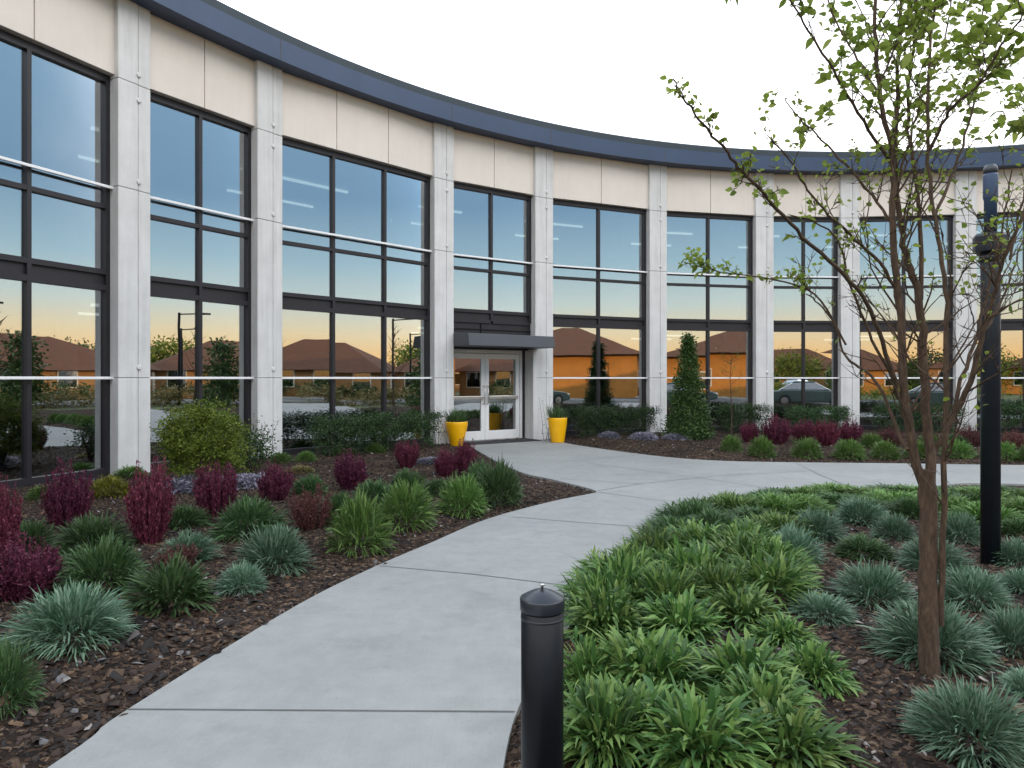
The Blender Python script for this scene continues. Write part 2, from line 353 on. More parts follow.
# loose bark chips and stones on the mulch
def chips(name, n, x0, x1, y0, y1, s0, s1, thresh=None):
    P = np.c_[RNG.uniform(x0, x1, n), RNG.uniform(y0, y1, n)]
    px = 512+F*P[:, 0]/np.maximum(P[:, 1], .2)
    ins = poly_in(PATH, P); dd_ = poly_dist(PATH, P); keep = (~ins | ((dd_ < .35) & (RNG.random(n) < .012*np.exp(-dd_/.03)))) & (px > -80) & (px < 1110); P = P[keep]; ins = ins[keep]; n = len(P); z = np.where(ins, .001, bedz(P))
    s = s0*(s1/s0)**(RNG.random(n)**2.2)
    base = np.array([(-1, -.6, 0), (.2, -.8, 0), (1, -.1, 0), (.5, .8, 0), (-.7, .6, 0), (-.6, -.3, .5), (.5, -.4, .6), (.5, .3, .5), (-.4, .35, .6)], float)
    V = np.repeat(base[None], n, 0)+RNG.normal(0, .16, (n, 9, 3)); V[:, :, 0] *= RNG.uniform(1, 1.8, n)[:, None]
    V *= s[:, None, None]*.5; a = RNG.uniform(0, 2*PI, n); ca, sa = np.cos(a), np.sin(a)
    tilt = RNG.normal(0, .35, (n, 2)); V[:, :, 2] += V[:, :, 0]*tilt[:, :1]+V[:, :, 1]*tilt[:, 1:]
    x = V[:, :, 0]*ca[:, None]-V[:, :, 1]*sa[:, None]; y = V[:, :, 0]*sa[:, None]+V[:, :, 1]*ca[:, None]
    V = np.stack([x+P[:, :1], y+P[:, 1:], V[:, :, 2]+(z+.003)[:, None]], 2)
    f = [(5, 6, 7), (5, 7, 8), (0, 1, 6), (0, 6, 5), (1, 2, 6), (2, 7, 6), (2, 3, 7), (3, 8, 7), (3, 4, 8), (4, 0, 5), (4, 5, 8)]
    Fq = (np.array(f)[None]+(np.arange(n)*9)[:, None, None]).reshape(-1, 3)
    o = mesh_obj(name, np_mesh(name, V.reshape(-1, 3), Fq, M['chip'])); tag(o, 'loose brown bark chips and small stones over the dark planting beds', 'mulch', kind='stuff')
chips('mulch_chips', 36000, -5, 4.2, 1.6, 5.5, .009, .048)
chips('mulch_chips', 22000, -7, 7, 5.5, 11, .018, .045)
chips('mulch_chips', 10000, -8, 14, 11, 19, .03, .055)
chips('mulch_chips', 420, -3.4, -1.2, 2.4, 4.6, .035, .095)
# parking lot and road behind and to the right of the photographer (seen mirrored in the windows)
b = MB(); b.add([(-40, -16, -.10), (29, -16, -.10), (29, 5.6, -.10), (24.5, 5.6, -.10), (-3, -4.4, -.10), (-40, -4.4, -.10)], [(0, 1, 2, 3, 4, 5)])
tag(b.build('parking_lot', M['asphalt']), kind='structure')
b = MB(); b.add([(29.2, -60, -.10), (36, -60, -.10), (36, 60, -.10), (29.2, 60, -.10)], [(0, 1, 2, 3)])
tag(b.build('road', M['asphalt']), kind='structure')
b = MB(); b.box(29.0, 29.2, -60, 60, -.13, .03); b.box(36, 36.2, -60, 60, -.13, .03)
tag(b.build('kerb', M['kerb']), kind='structure')
b = MB()
for i in range(12): b.box(-8+2.7*i, -7.9+2.7*i, -15.5, -10.5, -.098, -.094)
for i in range(20): b.box(32.5, 32.62, -58+6*i, -55+6*i, -.098, -.094)
tag(b.build('road_marking', M['paint']), kind='structure')

# ------------------------------------------------------------------ the curved office building
CX, CY, RB = 9.706, 2.88, 17.87
def hit(px):
    v = np.array([(px-512)/F, 1.]); v /= np.hypot(*v); c = np.array([CX, CY]); bb = v@c
    t = bb+math.sqrt(bb*bb-(c@c-RB*RB)); return v*t
PX = [-86, 135, 270.5, 444.5, 544.5, 658.5, 765, 850.5, 966.5]
PT = [hit(p) for p in PX]
def onarc(a): return np.array([CX+RB*math.sin(a), CY+RB*math.cos(a)])
ANG = [math.atan2(p[0]-CX, p[1]-CY) for p in PT]
ANG = [ANG[0]-.155*2, ANG[0]-.155]+ANG+[ANG[-1]+.175, ANG[-1]+.35]
PT = [onarc(a) for a in ANG]; NP = len(PT)
Z_TOP, Z_HEAD, Z_RAIL2, Z_TR, Z_SPT, Z_SPB, Z_RAIL = 7.64, 6.34, 4.61, 4.31, 3.27, 3.04, 1.6
bld = empty('office_building', (CX, CY, 0)); bld_inv = (-CX, -CY)
tag(bld, 'curved two storey office building with pale concrete pillars, blue glass bays and navy roof edge', 'building')
def P_(x, y, z): return (x-CX, y-CY, z)
class Bay:
    def __init__(s, a, b):
        s.a = a; s.b = b; s.L = float(np.linalg.norm(b-a)); s.t = (b-a)/s.L; s.n = np.array([s.t[1], -s.t[0]])
    def T(s, u, v, z): p = s.a+s.t*u+s.n*v; return P_(p[0], p[1], z)
PW, PD = .56, .50
PANES = {4: 3}
for i in range(NP):                      # pillars
    a = ANG[i]; t = np.array([math.cos(a), -math.sin(a)]); n = np.array([-math.sin(a), -math.cos(a)]); c = PT[i]
    def T(u, v, z, t=t, n=n, c=c): p = c+t*u+n*v; return P_(p[0], p[1], z)
    b = MB(); g = .0035
    zs = [-.1, Z_RAIL, Z_RAIL2+.02, Z_HEAD, Z_TOP+.05]
    gu = PW/2*.22
    for z0, z1 in zip(zs[:-1], zs[1:]):
        b.box(-PW/2, gu-.006, -PD, 0, z0+g*(z0 > 0), z1-g, T); b.box(gu+.006, PW/2, -PD, -.012, z0+g*(z0 > 0), z1-g, T)
    pil = b.build('pillar', M['pillar'], bld, bevel=.012)
    b = MB(); b.box(-PW/2+.015, PW/2-.015, -PD+.02, -.03, 0, Z_TOP, T); b.build('joint', M['joint'], pil)
    for z in (Z_RAIL+.17, Z_RAIL2+.16, Z_HEAD-.25, Z_HEAD+.16):
        b = MB(); q = [T(gu+.002, v, z) for v in (-.02, .008, .018)]; b.tube(q, [.042, .042, .03], 12); b.build('anchor_cap', M['pillar'], pil)
ceil_z = {}
for i in range(NP-1):
    B = Bay(PT[i], PT[i+1]); L = B.L; T = B.T; gv = -.30; door = (i == 5)
    u0, u1 = PW/2-.06, L-PW/2+.06; n_p = PANES.get(i, 2); fw = .062
    us = [u0+(u1-u0)*k/n_p for k in range(n_p+1)]
    # panels over the windows
    b = MB()
    for k in range(n_p): b.box(us[k]+(.008 if k else 0), us[k+1]-(.008 if k < n_p-1 else 0), -.32, -.12, Z_HEAD+.06, Z_TOP+.1, T)
    pn = b.build('wall_panel', M['panel'], bld, bevel=.006)
    b = MB(); b.box(u0, u1, -.30, -.16, Z_HEAD+.1, Z_TOP, T); b.build('joint', M['joint'], pn)
    b = MB()
    fd0, fd1 = gv-.06, gv+.07
    def member(ua, ub, za, zb, d0=fd0, d1=fd1): b.box(ua, ub, d0, d1, za, zb, T)
    zbot = .06 if not door else Z_SPB
    # verticals
    for k, u in enumerate(us):
        hw = .11 if k == n_p else (.09 if k == 0 else fw/2)
        ua, ub = (u, u+hw) if k == 0 else ((u-hw, u) if k == n_p else (u-hw, u+hw))
        member(ua, ub, zbot, Z_HEAD+.05)
    e = .003
    for k in range(n_p):
        ua = us[k]+(.09 if k == 0 else fw/2); ub = us[k+1]-(.11 if k == n_p-1 else fw/2)
        member(ua, ub, Z_HEAD-.06, Z_HEAD+.05, fd0, fd1-e)
        member(ua, ub, Z_TR-.035, Z_TR+.035, fd0, fd1-e)
        member(ua, ub, Z_SPT-.035, Z_SPT+.045, fd0, fd1-e); member(ua, ub, Z_SPB-.06, Z_SPB+.03, fd0, fd1-e)
        member(ua, ub, Z_SPB+.03, Z_SPT-.035, fd0, fd1-.05)
        if not door: member(ua, ub, .06, .17, fd0, fd1-e)
    if not door: b.box(u0, u1, -.42, -.10, -.1, .058, T)
    wn = b.build('window', M['frame'], bld)
    b = MB()
    for k in range(n_p):
        for za, zb in ((Z_TR, Z_HEAD), (Z_SPT, Z_TR), (.1, Z_SPB)):
            if door and za == .1: continue
            ta, tb = random.gauss(0, .0022), random.gauss(0, .0016); uc = (us[k]+us[k+1])/2; zc_ = (za+zb)/2
            b.box(us[k]+.02, us[k+1]-.02, gv-.006, gv+.006, za+.02, zb-.02, lambda u, v, z: T(u, v+ta*(u-uc)+tb*(z-zc_), z))
    b.build('pane', M['glass'], wn)
    # white rails across the glass
    for z in ((Z_RAIL2, Z_RAIL) if not door else (Z_RAIL2,)):
        b = MB(); b.box(PW/2-.05, L-PW/2+.05, gv+.10, gv+.15, z-.021, z+.021, T); b.build('rail', M['rail'], bld, bevel=.005)
    # inside: column behind the right jamb, ceiling lamps
    b = MB(); b.box(u1-.55, u1-.2, gv-.75, gv-.45, .05, 6.4, T); b.build('inner_column', M['ceil'], bld)
    for zc in (3.0, 6.33):
        if i % 2 == 1 or zc > 5:
            b = MB(); b.box(u0+.4, u1-.8, -2.6, -2.52, zc-.05, zc, T); b.box(u0+.5, u1-.6, -4.6, -4.52, zc-.05, zc, T); b.build('ceiling_light', M['lamp'], bld)
    if door:
        # entrance
        b = MB(); b.box(u0, u1, gv-.05, gv+.03, 2.40, Z_SPB-.06, T); b.build('transom_panel', M['frame'], bld)
        b = MB(); b.box(u0+.95, u0+.98, gv+.03, gv+.05, 2.45, 3.0, T); b.box(u0, u1, gv+.03, gv+.045, 2.80, 2.83, T); b.build('transom_trim', M['dark'], bld)
        dl, dr = u0+.14, u1-.26     # opening of the pair of doors
        dm = (dl+dr)/2; dv0, dv1 = gv-.22, gv-.16; dh = 2.22
        b = MB(); b.box(dl-.07, dl-.001, dv0-.03, dv1+.03, 0, dh+.10, T); b.box(dr+.001, dr+.07, dv0-.03, dv1+.03, 0, dh+.10, T); b.box(dl, dr, dv0-.03, dv1+.03, dh+.012, dh+.10, T)
        b.build('door_frame', M['white'], bld, bevel=.004)
        b = MB(); b.box(dr+.071, u1+.05, dv0-.02, gv-.1, 0.0, 2.5, T); b.box(u0-.1, dl-.071, dv0-.02, gv, 0, 2.5, T); b.box(u0-.1, u1+.05, dv0-.04, gv+.02, dh+.101, 2.43, T)
        b.build('door_surround', M['frame'], bld)
        b = MB(); b.box(u1-.13, u1-.02, gv-.20, -.02, 0, 2.35, T); b.build('door_return', M['pillar'], bld, bevel=.01)
        b = MB(); b.box(dl-.1, dr+.1, dv0-.1, dv1+.08, -.02, .018, T); b.build('threshold', M['steel'], bld)
        for s, (ua, ub) in enumerate(((dl+.006, dm-.004), (dm+.004, dr-.006))):
            b = MB(); st = .115
            b.box(ua, ua+st, dv0, dv1, .022, dh, T); b.box(ub-st, ub, dv0, dv1, .022, dh, T)
            b.box(ua+st, ub-st, dv0, dv1, dh-.13, dh, T); b.box(ua+st, ub-st, dv0, dv1, .022, .25, T)
            dd = b.build('door', M['white'], bld, bevel=.004)
            b = MB(); b.box(ua+st-.01, ub-st+.01, dv0+.024, dv0+.034, .24, dh-.12, T); b.build('pane', M['glass'], dd)
            b = MB(); b.box(ua+st*.7, ub-st*.7, dv1+.035, dv1+.075, 1.06, 1.14, T); b.box(ua+st*.7, ua+st, dv1, dv1+.035, 1.07, 1.13, T); b.box(ub-st, ub-st*.7, dv1, dv1+.035, 1.07, 1.13, T)
            b.build('push_bar', M['steel'], dd, bevel=.008)
            uh = ub-.05 if s == 0 else ua+.05
            b = MB(); b.tube([T(uh, dv1, .93), T(uh, dv1+.07, .95), T(uh, dv1+.07, 1.38), T(uh, dv1, 1.40)], .014, 8); b.build('handle', M['steel'], dd)
        # canopy
        b = MB(); ca, cb = PW/2-.02, L-.20; z0, z1 = 2.36, 2.70
        q = [(ca, -.22, z0), (cb, -.22, z0), (cb, .70, z0), (ca, .70, z0), (ca, -.22, z1), (cb, -.22, z1), (cb, .60, z1-.06), (ca, .60, z1-.06)]
        q = [(ca, .004, z0), (cb, .004, z0), (cb, .72, z0), (ca, .72, z0), (ca, .004, z1), (cb, .004, z1), (cb, .66, z1-.05), (ca, .66, z1-.05)]
        b.add([T(*p) for p in q], [(0, 3, 2, 1), (4, 5, 6, 7), (0, 1, 5, 4), (3, 7, 6, 2), (0, 4, 7, 3), (1, 2, 6, 5)])
        b.build('canopy', M['canopy'], bld, bevel=.01)
        b = MB(); b.box(ca+.01, L-PW/2-.01, -.26, .0, z0+.03, z1-.02, T); b.build('canopy_back', M['canopy'], bld)
        DOORBAY = B; DOORT = (dl, dr)
# fascia swept round the arc, with cap; roof; inner shell
def arcstrip(name, a0, a1, prof, mat, parent, step=.02, closed=True, smooth=True):
    n = int((a1-a0)/step)+1; k = len(prof); V = []; Fc = []
    for j in range(n+1):
        a = a0+(a1-a0)*j/n
        for r, z in prof: V.append(P_(CX+r*math.sin(a), CY+r*math.cos(a), z))
    for j in range(n):
        for q in range(k if closed else k-1):
            q2 = (q+1) % k; Fc.append((j*k+q, j*k+q2, (j+1)*k+q2, (j+1)*k+q))
    b = MB(); b.add(V, Fc, False)
    if closed: b.add(V[:k], [tuple(range(k))]); b.add(V[-k:], [tuple(range(k))[::-1]])
    return b.build(name, mat, parent)
A0, A1 = ANG[0]-.03, ANG[-1]+.03; RO = RB+13
fa = arcstrip('fascia', A0, A1, [(RB-.33, Z_TOP), (RB-.33, Z_TOP+.40), (RB+.45, Z_TOP+.40), (RB+.45, Z_TOP)], M['fascia'], bld)
arcstrip('fascia_cap', A0, A1, [(RB-.30, Z_TOP+.413), (RB-.33, Z_TOP+.55), (RB-.27, Z_TOP+.59), (RB+.4, Z_TOP+.59), (RB+.4, Z_TOP+.413)], M['cap'], fa)
for i in range(NP):
    for d in (0.045,):
        b = MB(); a = ANG[i]+d*0; r = RB-.332; p0 = P_(CX+r*math.sin(a-.0004), CY+r*math.cos(a-.0004), 0); p1 = P_(CX+r*math.sin(a+.0004), CY+r*math.cos(a+.0004), 0)
        b.add([(p0[0], p0[1], Z_TOP+.005), (p1[0], p1[1], Z_TOP+.005), (p1[0], p1[1], Z_TOP+.395), (p0[0], p0[1], Z_TOP+.395)], [(0, 1, 2, 3)])
        b.build('seam', M['joint'], fa)
arcstrip('roof', A0, A1, [(RB+.46, Z_TOP+.1), (RB+.46, Z_TOP+.3), (RO, Z_TOP+.3), (RO, Z_TOP+.1)], M['roof'], bld)
arcstrip('back_wall', A0, A1, [(RO-.3, -.1), (RO-.3, Z_TOP+.09), (RO, Z_TOP+.09), (RO, -.1)], M['panel'], bld)
arcstrip('inner_wall', A0, A1, [(RB+7, .0), (RB+7, Z_TOP), (RB+7.2, Z_TOP), (RB+7.2, .0)], M['interior'], bld)
arcstrip('floor_slab', A0, A1, [(RB+.44, -.1), (RB+.44, .04), (RB+7, .04), (RB+7, -.1)], M['carpet'], bld)
arcstrip('floor_slab', A0, A1, [(RB+.48, 3.02), (RB+.48, 3.24), (RB+7, 3.24), (RB+7, 3.02)], M['ceil'], bld)
arcstrip('ceiling', A0, A1, [(RB+.38, 6.36), (RB+.38, 6.46), (RB+7, 6.46), (RB+7, 6.36)], M['ceil'], bld)
for a in (A0, A1):
    b = MB(); s = 1 if a == A0 else -1
    V = []
    for da in (0, .012*s):
        for r, z in ((RB+.1, -.1), (RB+.1, Z_TOP-.002), (RO-.31, Z_TOP-.002), (RO-.31, -.1)): V.append(P_(CX+r*math.sin(a+da), CY+r*math.cos(a+da), z))
    b.add(V, [(0, 1, 2, 3), (7, 6, 5, 4), (0, 4, 5, 1), (1, 5, 6, 2), (2, 6, 7, 3), (3, 7, 4, 0)]); b.build('end_wall', M['panel'], bld)
# door mat
B = DOORBAY; dl, dr = DOORT; b = MB()
q = [B.T(u, v, z) for z in (.001, .016) for u, v in ((dl+.25, -.2), (dr+.1, -.2), (dr+.1, .38), (dl+.25, .38))]
b.add([(x+CX, y+CY, z) for x, y, z in q], [(3, 2, 1, 0), (4, 5, 6, 7), (0, 1, 5, 4), (1, 2, 6, 5), (2, 3, 7, 6), (3, 0, 4, 7)])
tag(b.build('door_mat', M['mat'], bevel=.004), 'flat black mat on the concrete in front of the white double doors', 'door mat')

# ------------------------------------------------------------------ plants: mesh makers
def leaf_blades(base, dirs, length, width, segs=3, droop=.5, fold=0.0, prof=None, roll=None):
    """many ribbon leaves at once. base (n,3), dirs (n,3) unit, length (n), width (n)"""
    n = len(base); up = np.array([0, 0, 1.]); side = np.cross(dirs, up); ln = np.linalg.norm(side, axis=1, keepdims=True)
    side = np.where(ln < .05, np.array([1., 0, 0]), side/np.maximum(ln, 1e-6))
    nrm = np.cross(side, dirs)
    if roll is not None: side = side*np.cos(roll)[:, None]+nrm*np.sin(roll)[:, None]; nrm = np.cross(side, dirs)
    t = np.linspace(0, 1, segs+1)
    if prof is None: prof = np.interp(t, [0, .25, .6, .85, 1], [.5, .95, 1, .62, .06])
    k = 3 if fold else 2; V = np.zeros((n, segs+1, k, 3))
    dr = np.broadcast_to(np.asarray(droop, float), (n,))
    for j, tt in enumerate(t):
        c = base+dirs*(length*tt)[:, None]; c = c-up*(dr*length*tt*tt)[:, None]
        hw = (width*.5*prof[j])[:, None]
        if fold: V[:, j, 0] = c-side*hw+nrm*hw*fold; V[:, j, 1] = c; V[:, j, 2] = c+side*hw+nrm*hw*fold
        else: V[:, j, 0] = c-side*hw; V[:, j, 1] = c+side*hw
    idx = np.arange(n*(segs+1)*k).reshape(n, segs+1, k); Fs = []
    for q in range(k-1): Fs.append(np.stack([idx[:, :-1, q], idx[:, :-1, q+1], idx[:, 1:, q+1], idx[:, 1:, q]], -1).reshape(-1, 4))
    return V.reshape(-1, 3), np.concatenate(Fs)
def sph(n, zmin=0.0, zmax=1.0, rng=RNG):
    z = rng.uniform(zmin, zmax, n); a = rng.uniform(0, 2*PI, n); r = np.sqrt(np.maximum(0, 1-z*z)); return np.c_[r*np.cos(a), r*np.sin(a), z]
def unit(v): return v/np.linalg.norm(v, axis=1, keepdims=True)
def join_arr(parts):
    V = []; Fs = []; b = 0
    for v, f in parts: V.append(v); Fs.append(f+b); b += len(v)
    return np.concatenate(V), np.concatenate(Fs)
def tuft(n=1300, lw=.02, jit=.16, droop=.16, flat=.82, seed=0, r0=(.25, .6), fold=0, prof=None, segs=3, lobes=.07, zmin=-.04):
    """unit mound: narrow leaves radiate from the crown and end on a rounded dome, low ones nod outwards"""
    r = np.random.default_rng(seed); d = sph(n, zmin, 1, r); az = np.arctan2(d[:, 1], d[:, 0])
    R_ = (1+lobes*np.sin(3*az+seed)+lobes*.7*np.sin(5*az+d[:, 2]*4+seed*2))*r.uniform(.84, 1.06, n)
    tip = d*R_[:, None]*np.array([1, 1, flat]); tip[:, 2] += .07
    st = tip*r.uniform(r0[0], r0[1], (n, 1)); st[:, 2] = np.maximum(st[:, 2], .02)
    v = tip-st; L = np.linalg.norm(v, axis=1); dd = unit(unit(v)+r.normal(0, jit, (n, 3))+np.array([0, 0, .9])*droop)
    L = L*r.uniform(.8, 1.15, n)
    return leaf_blades(st, dd, L, lw*r.uniform(.65, 1.3, n), segs, droop*r.uniform(.5, 1.8, n), fold, prof, r.normal(0, .35, n))
def strapclump(n=70, seed=0, lw=.15, zb=.2):
    r = np.random.default_rng(seed)
    z = r.uniform(.12, 1, n)**.7; a = r.uniform(0, 2*PI, n); rr = np.sqrt(1-np.minimum(z, .98)**2)
    d = unit(np.c_[rr*np.cos(a), rr*np.sin(a), z+.15]); nc = 7; ca = r.uniform(0, 2*PI, nc); cr_ = np.sqrt(r.uniform(.02, .42, nc)); k = r.integers(0, nc, n)
    base = np.c_[(np.cos(ca)*cr_)[k]+r.normal(0, .05, n), (np.sin(ca)*cr_)[k]+r.normal(0, .05, n), r.uniform(0, zb, n)]
    L = r.uniform(.35, .95, n)*r.uniform(.75, 1.15, nc)[k]
    return leaf_blades(base, d, L, lw*r.uniform(.6, 1.25, n), 5, r.uniform(.1, .55, n), .4, np.array([.25, .7, 1, .92, .55, .04]), r.normal(0, .25, n))
def upright(ns=130, nl=26, seed=0, spread=.42, lw=.024, ll=.062):
    """vase of thin upright stems clothed in small leaves; radius ~.5, height ~1"""
    r = np.random.default_rng(seed); a = r.uniform(0, 2*PI, ns); q = np.sqrt(r.random(ns))
    top = np.c_[np.cos(a)*q*.5, np.sin(a)*q*.5, (1-.34*q**2)*r.uniform(.6, 1.16, ns)]; bot = top*np.array([.5, .5, 0])
    nc = 11; pa = r.uniform(0, 2*PI, nc); pr = np.sqrt(r.uniform(.05, 1, nc))*.44; pc = np.c_[np.cos(pa)*pr, np.sin(pa)*pr]
    k = np.argmin(np.linalg.norm(top[:, None, :2]-pc[None], axis=2), 1); hf = r.uniform(.84, 1.1, nc)
    top[:, :2] = top[:, :2]*.8+pc[k]*.22; top[:, 2] *= hf[k]; bot = top*np.array([.5, .5, 0])
    parts = []
    dirs = top-bot; ln = np.linalg.norm(dirs, axis=1); parts.append(leaf_blades(bot, unit(dirs), ln, np.full(ns, .014), 2, 0.0, prof=np.array([1, .8, .3])))
    t = r.uniform(.18, 1.0, (ns, nl)); b = (bot[:, None]+(top-bot)[:, None]*t[:, :, None]+np.random.default_rng(seed+5).normal(0, .012, (ns, nl, 3))).reshape(-1, 3)
    m = ns*nl; dd = unit(r.normal(0, .5, (m, 3))+np.array([0, 0, 1.15]))
    parts.append(leaf_blades(b, dd, ll*r.uniform(.5, 1.2, m), lw*r.uniform(.5, 1.1, m), 2, .1, prof=np.array([.4, 1, .1]), roll=r.uniform(0, PI, m)))
    return join_arr(parts)
def leafcloud(n, shape, size, seed=0, lw=.55, clumps=60, cr=.22):
    """leaves packed in clumps over a shape; shape(u3)->point on/in the surface"""
    r = np.random.default_rng(seed); C = shape(r, clumps); k = r.integers(0, clumps, n)
    p = C[k]+r.normal(0, 1, (n, 3))*cr*np.array([1, 1, .8])*r.uniform(.5, 1.1, (n, 1)); p[:, 2] = np.maximum(p[:, 2], .0)
    d = unit((p-C[k])*1.2/cr+r.normal(0, .8, (n, 3))+np.array([0, 0, .35]))
    return leaf_blades(p, d, size*r.uniform(.6, 1.3, n), size*lw*r.uniform(.7, 1.2, n), 2, .15, prof=np.array([.3, 1, .08]), roll=r.uniform(0, PI, n))
MESH = {}
def variant(kind, seed):
    key = (kind, seed)
    if key in MESH: return MESH[key]
    s = seed+hash(kind) % 1 + {'blue': 10, 'green': 20, 'bright': 30, 'lime': 40, 'gold': 50, 'lilac': 60}.get(kind, 70)
    LPR = np.array([.3, .8, 1, .6, .04])
    if kind == 'blue': V, f = tuft(1350, .027, .27, .22, .88, s, (.3, .72))
    elif kind == 'bluefar': V, f = tuft(900, .030, .2, .2, .85, s)
    elif kind == 'green': V, f = tuft(1150, .033, .33, .22, .9, s, (.35, .76))
    elif kind == 'bright': V, f = tuft(1150, .034, .34, .20, .92, s, (.4, .78))
    elif kind == 'broad': V, f = tuft(430, .062, .24, .3, .85, s, (.2, .66), .4, LPR, 4)
    elif kind in ('lime', 'gold'): V, f = tuft(1500, .045, .6, .05, .85, s, (.6, .9), segs=2, prof=np.array([.3, 1, .1]))
    elif kind == 'lilac': V, f = tuft(1700, .05, .7, .05, .6, s, (.6, .92), segs=2, prof=np.array([.3, 1, .1]))
    elif kind == 'purple': V, f = upright(230, 46, s)
    elif kind == 'dullred': V, f = upright(150, 34, s)
    elif kind == 'strap': V, f = tuft(460, .074, .30, .40, .88, s, (.12, .66), .42, LPR, 4, .10)
    elif kind == 'strapfar': V, f = tuft(560, .052, .30, .30, .9, s, (.25, .70), .4, LPR, 4, .09)
    mat = {'bluefar': 'blue', 'broad': 'green', 'strap': 'strap', 'strapfar': 'strap'}.get(kind, kind)
    MESH[key] = np_mesh(kind+'_foliage', V, f, M[mat], True); return MESH[key]
_vc = {}
def plant(kind, px, py, wpx, hpx, label, cat, name, group=None, nvar=3):
    """px,py = foot of the plant in the photograph; wpx,hpx = its size there"""
    up_ = kind in ('purple', 'dullred', 'lilac', 'gold', 'lime') or (py < 470 and kind in ('bright', 'green'))
    py0 = py; py = py if up_ else py+.13*hpx; hpx = hpx+(py-py0)
    x, y = G(px, py); y2 = y/(1-(.85 if up_ else .78)*wpx/2/F); x2 = (px-512)/F*y2; rad = wpx/2/F*y2
    z = bedh(x2, y2)-.01; h = max(.08, EYE-(py-hpx-HZ)*y2/F-z)
    _vc[kind] = _vc.get(kind, 0)+1
    o = mesh_obj(name, variant(kind, _vc[kind] % nvar)); o.location = (x2, y2, z); o.rotation_euler[2] = random.uniform(0, 6.28)
    if kind in ('purple', 'dullred'): o.scale = (rad/.49, rad/.49, h/.98)
    else: o.scale = (rad/1.0, rad/1.0, h/.95)
    tag(o, label, cat, group); return o
